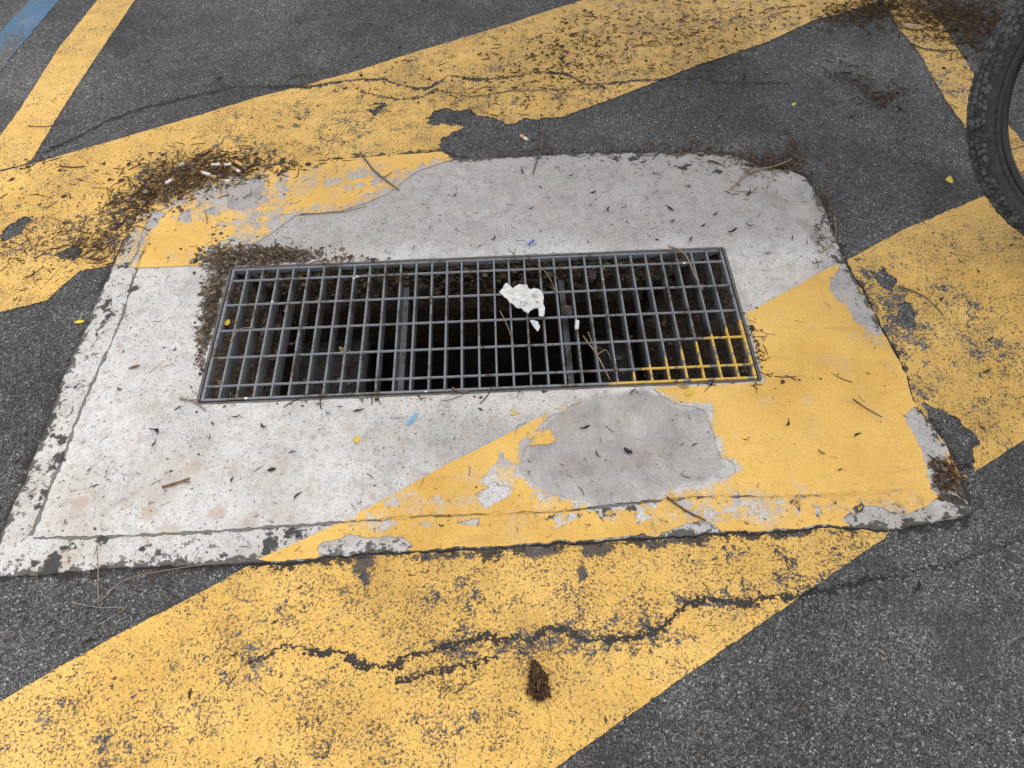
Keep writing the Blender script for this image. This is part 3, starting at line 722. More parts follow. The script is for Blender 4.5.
# ------------------------------------------------------------------ bicycle leaning on its stand at the right
M_TYRE = simple('black_rubber', (.018, .018, .019), (.042, .042, .044), 90, .7, .0006)
s = Sh('tread_rubber'); s.objco(); n = s.noise(60, 4, .65)
M_TREAD = s.fin(s.mix(s.step(n, .3, .68), (.02, .021, .023), (.10, .103, .112)), .68, n, .001)
M_RIM = simple('black_alloy', (.012, .012, .013), (.02, .02, .022), 30, .4, .0002, .5, .5)
M_SPOKE = simple('spoke_steel', (.3, .3, .31), (.4, .4, .41), 30, .35, .0001, .9)
M_FRAME = simple('dark_frame_paint', (.02, .022, .026), (.028, .03, .034), 20, .35, .0001, None, .5)
M_GRIP = simple('saddle_vinyl', (.015, .015, .016), (.03, .03, .03), 80, .65, .0004)
HEAD, LEAN, RW, RT = -.360, .269, .345, .028
bike = empty('bicycle', (1.231, .096, ZA), (0, 0, 0))
bike.rotation_euler = (Matrix.Rotation(HEAD, 4, 'Z') @ Matrix.Rotation(-LEAN, 4, 'X')).to_euler()
tag(bike, 'bicycle with a black knobbly tyre standing at the right edge of the picture', 'bicycle')
def make_wheel(xc):
    wroot = empty('wheel', (xc, 0, RW), (PI/2, 0, 0), bike)           # local Z = axle
    bm = bmesh.new(); Rc = RW-RT-.003
    prof = []
    for k in range(24):
        a = 2*PI*k/24; r = Rc+RT*math.cos(a); z = RT*.98*math.sin(a)
        if math.cos(a) < -.62: r = Rc-RT*.62; 
        prof.append((r, z))
    bm_lathe(bm, prof, 120, closed=True)
    for rb in (-.62,):
        for sz in (-1, 1):
            bm_lathe(bm, [(Rc-RT*.60, sz*RT*.80), (Rc-RT*.74, sz*RT*.86), (Rc-RT*.90, sz*RT*.66)], 120)
    ty = bm_done(bm, 'tyre', M_TYRE, True, wroot)
    bm = bmesh.new(); nk = 150
    for k in range(nk):
        a0 = 2*PI*k/nk
        for ang, off, sz in ((-1.32, .5, (.010, .009, .0048)), (1.32, 0, (.010, .009, .0048)), (-1.02, 0, (.010, .0105, .0060)), (-.62, .5, (.011, .0120, .0056)), (-.2, 0, (.0105, .0105, .0058)), (.2, .5, (.0105, .0105, .0058)), (.62, 0, (.011, .0120, .0056)), (1.02, .5, (.010, .0105, .0060))):
            a = a0+off*2*PI/nk; rr = Rc+RT*math.cos(ang)*1.02; z = RT*math.sin(ang)*1.0
            a += rnd.uniform(-.012, .012); z += rnd.uniform(-.0018, .0018); rr += rnd.uniform(-.0029, -.0016)
            M = Matrix.Rotation(a, 4, 'Z') @ Matrix.Translation((rr, 0, z)) @ Matrix.Rotation(-ang, 4, 'Y') @ Matrix.Rotation(rnd.uniform(-.7, .7), 4, 'X')
            bmesh.ops.create_cube(bm, size=1.0, matrix=M @ Matrix.Diagonal((sz[2]*1.1, sz[0]*rnd.uniform(.8, 1.25), sz[1]*rnd.uniform(.6, 1.1), 1)))
    bmesh.ops.bevel(bm, geom=bm.edges[:], offset=.0012, segments=1, affect='EDGES')
    bm_done(bm, 'tread', M_TREAD, False, wroot)
    bm = bmesh.new(); ro = Rc-RT*.70
    bm_lathe(bm, [(ro, -.0115), (ro-.010, -.0125), (ro-.020, -.006), (ro-.020, .006), (ro-.010, .0125), (ro, .0115), (ro-.006, .008), (ro-.006, -.008)], 96, closed=True)
    bm_done(bm, 'rim', M_RIM, True, wroot)
    bm = bmesh.new()
    for k in range(32):
        a = 2*PI*k/32; sg = 1 if k % 2 else -1; da = .38*(1 if (k//2) % 2 else -1)
        bm_tube(bm, [(.022*math.cos(a+da), .022*math.sin(a+da), sg*.028), ((ro-.019)*math.cos(a), (ro-.019)*math.sin(a), 0)], .001, 5)
    bm_done(bm, 'spokes', M_SPOKE, True, wroot)
    bm = bmesh.new(); bm_lathe(bm, [(.005, -.052), (.011, -.05), (.013, -.032), (.026, -.03), (.026, -.026), (.014, -.022), (.014, .022), (.026, .026), (.026, .03), (.013, .032), (.011, .05), (.005, .052)], 20)
    bm_done(bm, 'hub', M_RIM, True, wroot)
make_wheel(0); make_wheel(1.08)
bm = bmesh.new()
BB, ST, HTt, HTb = Vector((.43, 0, .30)), Vector((.30, 0, .72)), Vector((.80, 0, .80)), Vector((.85, 0, .67))
for a, b, r in ((BB, ST, .016), (ST, HTt-Vector((0, 0, .03)), .017), (BB, HTb+Vector((-.005, 0, .02)), .02), (HTb, HTt, .02)): bm_tube(bm, [a, b], r, 12)
for sy in (-1, 1):
    bm_tube(bm, [(0, sy*.066, RW), (.30, sy*.045, .315), BB+Vector((0, sy*.03, 0))], .010, 10)
    bm_tube(bm, [(0, sy*.066, RW), (.22, sy*.045, .60), ST+Vector((0, sy*.014, -.05))], .008, 10)
bm_done(bm, 'frame', M_FRAME, True, bike)
bm = bmesh.new()
for sy in (-1, 1): bm_tube(bm, [(1.08, sy*.056, RW), (.93, sy*.058, .56), (.905, sy*.052, .62), (.875, sy*.02, .66)], .014, 10)
bm_done(bm, 'fork', M_FRAME, True, bike)
bm = bmesh.new(); bm_tube(bm, [HTt, HTt+Vector((-.012, 0, .04)), HTt+Vector((.06, 0, .07))], .015, 10)
hb = HTt+Vector((.06, 0, .07)); bm_tube(bm, [hb+Vector((-.05, -.33, .03)), hb+Vector((-.02, -.16, .03)), hb+Vector((0, -.05, 0)), hb+Vector((0, .05, 0)), hb+Vector((-.02, .16, .03)), hb+Vector((-.05, .33, .03))], .0125, 10)
bar = bm_done(bm, 'handlebar', M_RIM, True, bike)
for sy in (-1, 1):
    bm = bmesh.new(); bm_tube(bm, [hb+Vector((-.031, sy*.215, .03)), hb+Vector((-.052, sy*.34, .03))], .0165, 12); bm_done(bm, 'grip', M_GRIP, True, bar)
bm = bmesh.new(); bm_tube(bm, [ST-Vector((-.01, 0, .03)), ST+Vector((-.04, 0, .14))], .0135, 10); bm_done(bm, 'seat_post', M_RIM, True, bike)
bm = bmesh.new(); sp = ST+Vector((-.06, 0, .16))
ringsS = []
for u in np.linspace(0, 1, 12):
    x = -.13+.27*u; wd = .075*(1-u)**.8+.018+.008*math.sin(PI*u); h = .03*(1-u)+.018
    ringsS.append([bm.verts.new(sp+Vector((x, wd*math.cos(a), h*math.sin(a)+.012*(1-u)**2))) for a in np.linspace(0, 2*PI, 13)[:-1]])
for A, B in zip(ringsS[:-1], ringsS[1:]):
    for k in range(12): bm.faces.new((A[k], A[(k+1) % 12], B[(k+1) % 12], B[k]))
bm.faces.new(ringsS[0]); bm.faces.new(ringsS[-1]); bm_done(bm, 'saddle', M_GRIP, True, bike)
bm = bmesh.new()
bm_lathe(bm, [(.02, -.045), (.085, -.045), (.09, -.043), (.085, -.041), (.02, -.041)], 40, Matrix.Translation(BB) @ Matrix.Rotation(-PI/2, 4, 'X') @ Matrix.Scale(-1, 4, (0, 0, 1)), True)
bm_tube(bm, [BB+Vector((0, -.07, 0)), BB+Vector((0, .07, 0))], .012, 10)
bm_tube(bm, [BB+Vector((0, -.062, 0)), BB+Vector((.15, -.072, -.08))], .009, 8); bm_tube(bm, [BB+Vector((0, .062, 0)), BB+Vector((-.15, .072, .08))], .009, 8)
crk = bm_done(bm, 'crankset', M_RIM, True, bike)
for sx, sy in ((1, -1), (-1, 1)):
    bm = bmesh.new(); bm_box(bm, BB+Vector((sx*.15, sy*.125, -sx*.08)), (.09, .085, .018)); bm_done(bm, 'pedal', M_GRIP, False, crk, bevel=.004)
bm = bmesh.new(); bm_lathe(bm, [(.015, -.045), (.045, -.043), (.045, -.03), (.06, -.028), (.06, -.022), (.015, -.022)], 30, Matrix.Translation((0, 0, RW)) @ Matrix.Rotation(PI/2, 4, 'X') @ Matrix.Scale(-1, 4, (0, 0, 1)), True)
bm_done(bm, 'cassette', M_SPOKE, True, bike)
bm = bmesh.new()
# stand foot reaches the ground on the leaning side
fy = .235; fz = fy*math.tan(LEAN)
bm_tube(bm, [(.33, .045, .31), (.31, .10, .26), (.28, fy, fz+.012)], .008, 8); bm_done(bm, 'kickstand', M_RIM, True, bike)

# ------------------------------------------------------------------ litter: loose needles and crumbs nobody could count
def gz(x, y):
    """height of whatever surface lies at x, y"""
    X, Y = np.array([x]), np.array([y])
    return float(slab_z(X, Y)[0] if slab_field(X, Y)[0] > 0 else road_z(X, Y)[0])+PAINT
class Pieces:
    def __init__(self): self.V = []; self.F = []
    def needle(self, p, yaw, L, w, bend=.1, pitch=0., n=5):
        p = np.asarray(p, float); d = np.array([math.cos(yaw), math.sin(yaw)]); q = np.array([-d[1], d[0]])
        b0 = len(self.V)
        for i in range(n):
            u = i/(n-1)-.5; wi = w*(.55+.45*math.sin(PI*(i+.6)/(n+.2)))
            c = p[:2]+d*u*L+q*bend*L*(u*u*4-1)*.5; z = p[2]+math.sin(pitch)*u*L
            self.V += [(c[0]+q[0]*wi/2, c[1]+q[1]*wi/2, z), (c[0]-q[0]*wi/2, c[1]-q[1]*wi/2, z), (c[0], c[1], z+w*.7)]
        for i in range(n-1):
            a = b0+3*i; b = a+3
            self.F += [(a, b, b+2, a+2), (b, a, a+1, b+1), (a+1, a+2, b+2, b+1)]
        self.F += [(b0, b0+2, b0+1), (b0+3*n-3, b0+3*n-2, b0+3*n-1)]
    def crumb(self, p, r, flat=.4):
        b0 = len(self.V); yaw = rnd.uniform(0, 6.28); el = rnd.uniform(.5, 1)
        k = rnd.choice((4, 5, 6))
        for j in range(k):
            a = 2*PI*j/k+rnd.uniform(-.3, .3); rr = r*rnd.uniform(.6, 1.1)
            x, y = rr*math.cos(a), rr*el*math.sin(a)
            self.V.append((p[0]+x*math.cos(yaw)-y*math.sin(yaw), p[1]+x*math.sin(yaw)+y*math.cos(yaw), p[2]+rnd.uniform(0, r*flat*.6)))
        self.V.append((p[0]+rnd.uniform(-.2, .2)*r, p[1], p[2]+r*flat*rnd.uniform(.7, 1.3)))
        for j in range(k): self.F.append((b0+j, b0+(j+1) % k, b0+k))
        self.F.append(tuple(b0+j for j in range(k))[::-1])
    def build(self, name, mat, parent=None):
        me = bpy.data.meshes.new(name); me.from_pydata(self.V, [], self.F); me.materials.append(mat); me.update()
        return link(name, me, parent)
def pick(px, py, sx, sy, tilt=0):
    a, b = rnd.gauss(0, sx), rnd.gauss(0, sy)
    return px+a*math.cos(tilt)-b*math.sin(tilt), py+a*math.sin(tilt)+b*math.cos(tilt)
NE, CR, DK = Pieces(), Pieces(), Pieces()
# (centre px, spread px, tilt, needles, crumbs, heap height)
PILES = [(192, 172, 34, 11, -.05, 330, 330, .014), (160, 194, 24, 11, -.35, 230, 240, .011), (230, 168, 34, 8, -.1, 120, 110, .007), (128, 206, 20, 9, -.4, 80, 100, .004), (190, 180, 60, 26, -.2, 60, 120, .002), (60, 215, 50, 30, 0, 20, 90, .001), (275, 168, 28, 7, -.1, 70, 70, .004), (100, 242, 26, 11, -.4, 120, 130, .004),
         (60, 238, 45, 10, -.3, 50, 60, .002), (20, 245, 30, 25, 0, 30, 40, .002), (930, 12, 40, 9, .15, 420, 420, .006), (985, 22, 40, 14, .1, 420, 420, .006), (870, 8, 28, 7, -.1, 200, 200, .004), (860, 20, 24, 6, 0, 120, 110, .004), (962, 38, 30, 10, .3, 120, 120, .003),
         (785, 163, 16, 5, .15, 55, 80, .005), (765, 176, 16, 8, -.6, 14, 24, .002), (793, 148, 4, 10, 0, 25, 20, .003), (858, 82, 20, 8, .5, 60, 55, .003), (890, 96, 12, 6, 0, 40, 30, .002), (946, 476, 8, 10, 0, 70, 190, .010), (825, 222, 6, 20, .3, 30, 35, .002),
         (600, 45, 90, 28, -.3, 90, 70, .001), (660, 28, 90, 22, -.3, 100, 80, .001), (540, 92, 60, 20, -.3, 40, 70, .001), (440, 75, 60, 20, -.25, 50, 90, .001), (720, 40, 50, 18, -.3, 80, 120, .001), (30, 165, 26, 5, -.2, 14, 60, .002), (660, 152, 70, 4, 0, 60, 120, .002), (740, 160, 25, 6, .3, 50, 80, .002),
         (690, 18, 100, 20, -.2, 80, 80, .002), (560, 60, 40, 18, -.35, 60, 200, .001), (1000, 60, 16, 20, .8, 60, 80, .002), (270, 259, 34, 5, 0, 30, 760, .003), (232, 261, 16, 7, 0, 14, 520, .004), (214, 290, 5, 24, .14, 6, 420, .003), (209, 335, 4, 26, .14, 4, 260, .002), (207, 325, 4, 20, .12, 20, 120, .003), (330, 266, 24, 2.5, -.05, 30, 140, .002), (385, 400, 120, 3, -.05, 20, 50, .001), (752, 350, 5, 25, -.2, 30, 60, .002), (730, 382, 40, 2.5, -.03, 40, 60, .002)]
for px, py, sx, sy, tl, nn, nc, hh in PILES:
    for k in range(nn+nc):
        x, y = pick(px, py, sx, sy, tl); q = at(x, y, -.008)
        if abs(q[0]) < HX+.001 and abs(q[1]) < HY+.001: continue
        if abs(q[0]) > 1.75 or q[1] > 1.45: continue
        r2 = ((x-px)/sx)**2+((y-py)/sy)**2
        z = gz(q[0], q[1])+rnd.random()*hh*math.exp(-.5*r2)
        big = rnd.random() < .3
        dark = (px > 800 and py < 70) or (px > 420 and py < 110)
        if dark and rnd.random() < .85:
            if k < nn: DK.needle((q[0], q[1], z), rnd.uniform(0, 6.28), rnd.uniform(.007, .024), rnd.uniform(.0010, .0030), rnd.uniform(-.22, .22), rnd.uniform(-.2, .2)*min(1, hh/.006))
            else: DK.crumb((q[0], q[1], z), rnd.uniform(.0018, .0065), rnd.uniform(.3, .7))
        elif k < nn: NE.needle((q[0], q[1], z), rnd.uniform(0, 6.28), rnd.uniform(.008, .026) if not big else rnd.uniform(.025, .05), rnd.uniform(.0009, .0024), rnd.uniform(-.16, .16), rnd.uniform(-.2, .2)*min(1, hh/.006))
        else: CR.crumb((q[0], q[1], z), rnd.uniform(.0012, .0042) if rnd.random() < (.7 if hh > .0035 and px < 300 and py < 220 else .93) else rnd.uniform(.005, .0095), rnd.uniform(.15, .5))
# thin scatter over everything
for k in range(2600):
    x, y = rnd.uniform(-20, 1044), rnd.uniform(-10, 768)
    if rnd.random() > .25+.75*math.exp(-max(0, y-60)/220): continue
    q = at(x, y, -.008)
    if abs(q[0]) < HX+.001 and abs(q[1]) < HY+.001: continue
    z = gz(q[0], q[1])
    if rnd.random() < .35: NE.needle((q[0], q[1], z), rnd.uniform(0, 6.28), rnd.uniform(.006, .022), rnd.uniform(.0007, .0014), rnd.uniform(-.3, .3))
    else: CR.crumb((q[0], q[1], z), rnd.uniform(.0007, .0026), .5)
# inside the pit, on the silt
PC = Pieces()
for k in range(3400):
    r = rnd.random()
    if r < .28: x, y = -.508+abs(rnd.gauss(0, .045)), rnd.uniform(-.17, .17); z = -.016-.75*max(0, x+.508)
    elif r < .62: x, y = .508-abs(rnd.gauss(0, .075)), rnd.uniform(-.17, .17); z = -.018-.66*max(0, .508-x)
    else: x, y = rnd.uniform(-.45, .42), .174-abs(rnd.gauss(0, .022)); z = -.014-.9*(.174-y)
    if rnd.random() < .35: PC.needle((x, y, z), rnd.uniform(0, 6.28), rnd.uniform(.012, .045), rnd.uniform(.001, .002), rnd.uniform(-.3, .3), rnd.uniform(-.3, .3))
    else: PC.crumb((x, y, z), rnd.uniform(.003, .011), rnd.uniform(.2, .5))
for k in range(500):
    x, y = rnd.choice((-1, 1))*rnd.uniform(.25, .5), rnd.uniform(-.17, .17); z = -.178 if x < 0 else -.208
    if rnd.random() < .5: PC.needle((x, y, z), rnd.uniform(0, 6.28), rnd.uniform(.015, .05), .0018, rnd.uniform(-.3, .3))
    else: PC.crumb((x, y, z), rnd.uniform(.003, .012), .4)
tag(NE.build('pine_needles', M_NEEDLE), 'dry brown pine needles littering the asphalt and paint', 'needles', kind='stuff')
tag(CR.build('leaf_crumbs', M_GRIT), 'brown crumbs of leaf and bark littering the ground', 'litter', kind='stuff')
tag(DK.build('leaf_mould', M_DARKLIT), 'dark wet leaf mould and scraps over the far band and the far right corner', 'litter', kind='stuff')
tag(PC.build('leaf_litter', M_PITLEAF), 'damp leaf litter lying on the silt inside the drain', 'litter', kind='stuff')

# ------------------------------------------------------------------ separate small things
def leaf_mesh(name, L, W, mat, curl=.2, fold=.25, bend=.15, n=9):
    """a dry leaf: pointed outline, folded on its midrib, curled along its length, with thickness"""
    V = []; F = []
    th = .0005
    for lay in (0, 1):
        for i in range(n):
            u = i/(n-1); wd = W*.5*math.sin(PI*min(1, max(0, u*.94+.03)))**.8*(1-.25*u); z = curl*L*((u-.5)**2*2)-lay*th
            x = (u-.5)*L; oy = bend*L*math.sin(PI*u)
            V += [(x, oy-wd, z+fold*wd), (x, oy, z), (x, oy+wd, z+fold*wd*1.2)]
    o = 3*n
    for i in range(n-1):
        a = 3*i; b = a+3
        F += [(a, b, b+1, a+1), (a+1, b+1, b+2, a+2), (o+a+1, o+b+1, o+b, o+a), (o+a+2, o+b+2, o+b+1, o+a+1), (a, o+a, o+b, b), (a+2, b+2, o+b+2, o+a+2)]
    F += [(0, 1, o+1, o), (1, 2, o+2, o+1), (3*n-3, o+3*n-3, o+3*n-2, 3*n-2), (3*n-2, o+3*n-2, o+3*n-1, 3*n-1)]
    me = bpy.data.meshes.new(name); me.from_pydata(V, [], F); me.materials.append(mat)
    me.polygons.foreach_set('use_smooth', [True]*len(F)); me.update(); return me
M_DARKLEAF = simple('dark_dead_leaf', (.012, .010, .009), (.042, .030, .022), 120, .75)
M_MIDLEAF = simple('weathered_leaf', (.035, .022, .014), (.085, .055, .035), 120, .8)
M_BROWNLEAF = simple('brown_dead_leaf', (.07, .038, .02), (.17, .10, .055), 120, .75)
M_YLEAF = simple('yellow_leaf', (.50, .36, .03), (.62, .48, .06), 120, .55)
M_TANLEAF = simple('tan_leaf', (.24, .155, .075), (.38, .26, .14), 120, .7)
M_GREEN = simple('green_needle', (.05, .075, .02), (.09, .11, .035), 120, .6)
M_TWIG = simple('twig_bark', (.045, .030, .022), (.13, .09, .065), 140, .85, .0006)
M_STRAW = simple('dry_straw', (.13, .09, .058), (.27, .20, .135), 120, .7)
M_WHITE = simple('cigarette_paper', (.44, .42, .39), (.66, .65, .62), 300, .8)
M_CORK = simple('filter_paper', (.52, .26, .10), (.62, .36, .17), 300, .8)
M_TISSUE = simple('white_tissue', (.50, .485, .45), (.68, .67, .64), 90, .85, .0012)
M_FILM = simple('grey_film', (.42, .43, .45), (.55, .56, .58), 60, .3, .0008, None, .5)
M_BLUEP = simple('blue_plastic', (.07, .25, .44), (.14, .36, .55), 160, .6)
M_BLUED = simple('deep_blue_plastic', (.06, .10, .42), (.09, .15, .52), 60, .4)
M_CONE = simple('pine_cone_scale', (.015, .011, .009), (.06, .045, .035), 120, .75)
M_CONETIP = simple('pine_cone_tip', (.10, .085, .07), (.22, .19, .165), 160, .8)
M_HUSK = per_piece('husk_fibre', [(.025, .014, .008), (.07, .038, .02), (.04, .022, .012), (.16, .095, .05), (.10, .06, .032)])

def on_ground(px, py, lift=.0005):
    q = at(px, py, -.004); z = gz(q[0], q[1]); q = at(px, py, z)
    return Vector((q[0], q[1], z+lift))
def img_yaw(px, py, deg, z=0):
    """heading on the ground of a direction drawn at deg degrees (anticlockwise) in the picture"""
    a = math.radians(deg); p, q = at(px, py, z), at(px+6*math.cos(a), py-6*math.sin(a), z)
    return math.atan2(q[1]-p[1], q[0]-p[0])
# ------------------------------------------------------------------ the pine whose litter lies here: it stands behind to the right and shades that corner
M_BARK = simple('pine_bark', (.05, .034, .024), (.13, .09, .065), 22, .9, .01)
M_PINE = per_piece('pine_foliage', [(.035, .055, .02), (.06, .085, .03), (.045, .06, .028), (.075, .09, .035)])
tr = empty('pine_tree', (2.35, 2.5, ZA)); tag(tr, 'pine tree with an overhanging crown behind the bicycle, beyond the asphalt corner', 'tree')
bm = bmesh.new()
bm_tube(bm, [(0, 0, -.1), (.03, .02, 1.2), (-.02, .04, 2.6), (-.12, -.02, 4.2), (-.1, 0, 5.8)], [.19, .16, .13, .09, .03], 12)
FO = Pieces()
for k in range(26):
    a = k*2.4+rnd.uniform(-.3, .3); h = 1.75+3.2*k/26; ln = rnd.uniform(1.6, 2.5)*(1.15-.55*k/26)
    if math.cos(a+2.3) > .2: ln *= 1.25
    b0 = Vector((-.03, .02, h)); tip = b0+Vector((ln*math.cos(a), ln*math.sin(a), rnd.uniform(.1, .5))); midp = (b0+tip)/2+Vector((0, 0, -.12))
    bm_tube(bm, [b0, midp, tip], [.045, .03, .012], 6)
    for j in range(34):
        u = rnd.uniform(.3, 1.08); c = b0+(tip-b0)*u+Vector((rnd.gauss(0, .20), rnd.gauss(0, .20), rnd.gauss(.03, .12)))
        for q in range(19): FO.needle((c.x+rnd.gauss(0, .05), c.y+rnd.gauss(0, .05), c.z+rnd.gauss(0, .05)), rnd.uniform(0, 6.28), rnd.uniform(.12, .22), .026, rnd.uniform(-.2, .2), rnd.uniform(-.7, .9), 3)
bm_done(bm, 'trunk', M_BARK, True, tr)
FO.build('crown', M_PINE, tr)
# small dark leaf fragments, one object each
def scrap_mesh(seed):
    r = random.Random(seed); V = []; F = []; n = 8
    L, W, bend = r.uniform(.8, 1.2), r.uniform(.10, .30), r.uniform(-.5, .5)
    for lay in (0, 1):
        for i in range(n):
            u = i/(n-1); x = (u-.5)*L; y = bend*L*(u-.5)**2*2+r.uniform(-.04, .04)
            a, b = W*r.uniform(.25, 1)*(.35+math.sin(PI*u)), W*r.uniform(.15, .8)*(.3+math.sin(PI*u)); z = .35*abs(u-.5)**2*2+r.uniform(0, .06)
            V += [(x, y-a*.5, z+.06-lay*.03), (x, y, z-lay*.03), (x, y+b*.5, z+r.uniform(0, .16)-lay*.03)]
    o = 3*n
    for i in range(n-1):
        a = 3*i; b = a+3
        F += [(a, b, b+1, a+1), (a+1, b+1, b+2, a+2), (o+a+1, o+b+1, o+b, o+a), (o+a+2, o+b+2, o+b+1, o+a+1), (a, o+a, o+b, b), (a+2, b+2, o+b+2, o+a+2)]
    F += [(0, 1, o+1, o), (1, 2, o+2, o+1), (o-3, 2*o-3, 2*o-2, o-2), (o-2, 2*o-2, 2*o-1, o-1)]
    me = bpy.data.meshes.new('leaf_fragment'); me.from_pydata(V, [], F); me.materials.append(M_DARKLEAF); me.update(); return me
SCRAPS = [scrap_mesh(k) for k in range(20)]
for k in range(0, 20, 3): SCRAPS[k].materials[0] = M_MIDLEAF
protos = [leaf_mesh('leaf_fragment', .018, .0052, M_DARKLEAF, .35, .3, .22), leaf_mesh('leaf_fragment', .013, .0042, M_DARKLEAF, .2, .4, -.15),
          leaf_mesh('leaf_fragment', .022, .0045, M_DARKLEAF, .45, .2, .3), leaf_mesh('leaf_fragment', .010, .0055, M_DARKLEAF, .2, .2, .05)]
def frag(px, py, deg, L, label, group, mat=None):
    k = rnd.random(); i = rnd.randrange(4); base = (.018, .013, .022, .010)[i]
    me = protos[i] if k < .18 else rnd.choice(SCRAPS)
    if k >= .18: base = 1.0
    o = link('leaf_fragment', me, None, on_ground(px, py, .0008), (rnd.uniform(-.2, .2), rnd.uniform(-.1, .1), img_yaw(px, py, deg)))
    o.scale = [L/base]*3
    return tag(o, label, 'leaf fragment', group)
CON = 'small dried curled leaf fragment lying on the pale bare concrete'
YEL = 'small dried curled leaf fragment lying on yellow paint'
ASP = 'small dry leaf fragment lying on bare asphalt'
FR_CON = [(423, 205, 20), (430, 228, 60), (456, 229, 160), (494, 239, 50), (480, 247, 20), (541, 188, 130), (531, 209, 30), (562, 197, 100), (594, 185, 60), (593, 192, 20), (609, 210, 80), (627, 223, 140), (646, 216, 120), (670, 209, 150), (672, 221, 40),
          (692, 193, 60), (749, 226, 160), (732, 232, 20), (716, 231, 10), (748, 193, 50), (715, 215, 30), (792, 239, 80), (775, 207, 100), (768, 254, 15), (553, 238, 20), (414, 248, 60), (281, 180, 70), (296, 182, 80), (293, 243, 75), (282, 226, 70), (237, 417, 20), (212, 424, 120), (210, 438, 70), (263, 427, 150),
          (359, 411, 10), (329, 412, 160), (299, 497, 40), (292, 452, 20), (155, 444, 55), (157, 431, 150), (585, 428, 10), (597, 455, 120), (628, 451, 150), (682, 445, 30), (694, 445, 200), (540, 232, 80), (703, 226, 30), (643, 163, 20), (617, 172, 160), (571, 176, 30), (522, 172, 110), (657, 240, 10), (690, 240, 70), (455, 196, 30), (440, 216, 10), (510, 205, 170), (175, 350, 30), (120, 390, 160), (233, 480, 70), (272, 470, 10), (90, 470, 40), (430, 420, 20), (480, 410, 150)]
FR_YEL = [(775, 389, 30), (788, 424, 70), (821, 453, 150), (858, 436, 30), (868, 374, 165), (978, 272, 120), (977, 283, 80), (982, 309, 60), (986, 372, 30), (982, 428, 140), (1010, 246, 20), (933, 233, 10), (960, 262, 150), (940, 300, 40), (990, 340, 30), (40, 205, 20), (110, 205, 10), (20, 258, 150), (34, 274, 60), (16, 300, 40), (44, 243, 30),
          (60, 187, 0), (345, 88, 20), (349, 96, 70), (300, 120, 30), (420, 110, 140), (500, 60, 20), (540, 42, 30), (574, 34, 10), (615, 28, 150), (650, 20, 20), (700, 32, 40), (600, 65, 30), (627, 50, 70), (480, 55, 20), (520, 90, 10), (460, 690, 40), (235, 655, 30), (90, 640, 20), (137, 703, 30), (190, 695, 80), (275, 622, 30), (605, 720, 100), (840, 470, 20), (745, 440, 160), (700, 500, 20)]
FR_ASP = [(110, 65, 140), (150, 60, 10), (218, 80, 30), (290, 35, 20), (370, 25, 160), (330, 15, 20), (400, 22, 30), (250, 40, 60), (440, 15, 10), (690, 130, 30), (720, 118, 20), (800, 120, 150), (850, 118, 20), (900, 110, 160), (830, 100, 10), (870, 150, 40), (760, 105, 20), (905, 140, 60), (640, 120, 170), (590, 130, 40),
          (800, 646, 10), (918, 588, 70), (300, 588, 30), (846, 718, 20), (20, 460, 30), (40, 400, 140), (930, 210, 20), (880, 215, 40), (700, 98, 10), (745, 75, 30)]
for L_, lab, g in ((FR_CON, CON, 'dark leaf fragments on the bare concrete'), (FR_YEL, YEL, 'dark leaf fragments on the yellow paint'), (FR_ASP, ASP, 'dark leaf fragments on the asphalt')):
    for px, py, dg in L_:
        frag(px, py, dg, rnd.choice((rnd.uniform(.006, .011), rnd.uniform(.009, .016), rnd.uniform(.013, .022))), lab, g)
def leaf(px, py, deg, L, W, mat, label, z=None, name='leaf', tilt=0, curl=.25):
    loc = on_ground(px, py, .001) if z is None else atv(px, py, z)
    o = link(name, leaf_mesh(name, L, W, mat, curl, .25, .1), None, loc, (tilt, 0, img_yaw(px, py, deg)))
    return tag(o, label, 'leaf')
leaf(950, 181, 100, .024, .017, M_YLEAF, 'bright yellow leaf lying on asphalt left of the bicycle tyre')
leaf(80, 323, 5, .020, .010, M_YLEAF, 'small yellow leaf beside the left edge of the concrete slab')
leaf(228, 323, 70, .016, .013, M_YLEAF, 'small round yellow leaf caught in the left end of the grate', -.012)
leaf(358, 440, 75, .017, .011, M_YLEAF, 'yellow leaf lying on pale concrete left of the blue strip')
leaf(514, 414, 10, .012, .008, M_YLEAF, 'tiny yellow leaf on concrete at the left of the streak of yellow paint')
leaf(690, 394, 20, .018, .010, M_YLEAF, 'yellow leaf on the paint in front of the right part of the grate')
leaf(683, 386, 170, .022, .008, M_TANLEAF, 'pale tan leaf tucked against the front right rim of the grate')
leaf(794, 105, 40, .016, .009, M_YLEAF, 'small yellow leaf on the dark asphalt above the heap at the slab corner')
leaf(912, 27, 170, .055, .034, M_TANLEAF, 'large pale tan leaf at the far end of the narrow yellow line', curl=.1)
leaf(135, 368, 15, .022, .007, M_BROWNLEAF, 'thin brown leaf lying on white concrete left of the grate')
leaf(225, 252, 30, .014, .010, M_TANLEAF, 'orange tan leaf in the crumbs behind the left corner of the grate')
leaf(345, 350, 160, .026, .014, M_TANLEAF, 'pale tan curled leaf down between the grate bars at left of centre', -.03)
leaf(444, 283, 10, .040, .020, M_TANLEAF, 'ochre leaf on the silt below the back edge of the grate', -.085)
leaf(483, 280, 20, .034, .018, M_YLEAF, 'yellowish leaf on the silt under the grate left of the tissue', -.085)
leaf(633, 392, 40, .018, .004, M_GREEN, 'green leaf scrap on concrete touching the front rim of the grate')
leaf(285, 268, 40, .026, .016, M_BROWNLEAF, 'brown leaf on crumbs under the upper left corner of the grate', -.02)
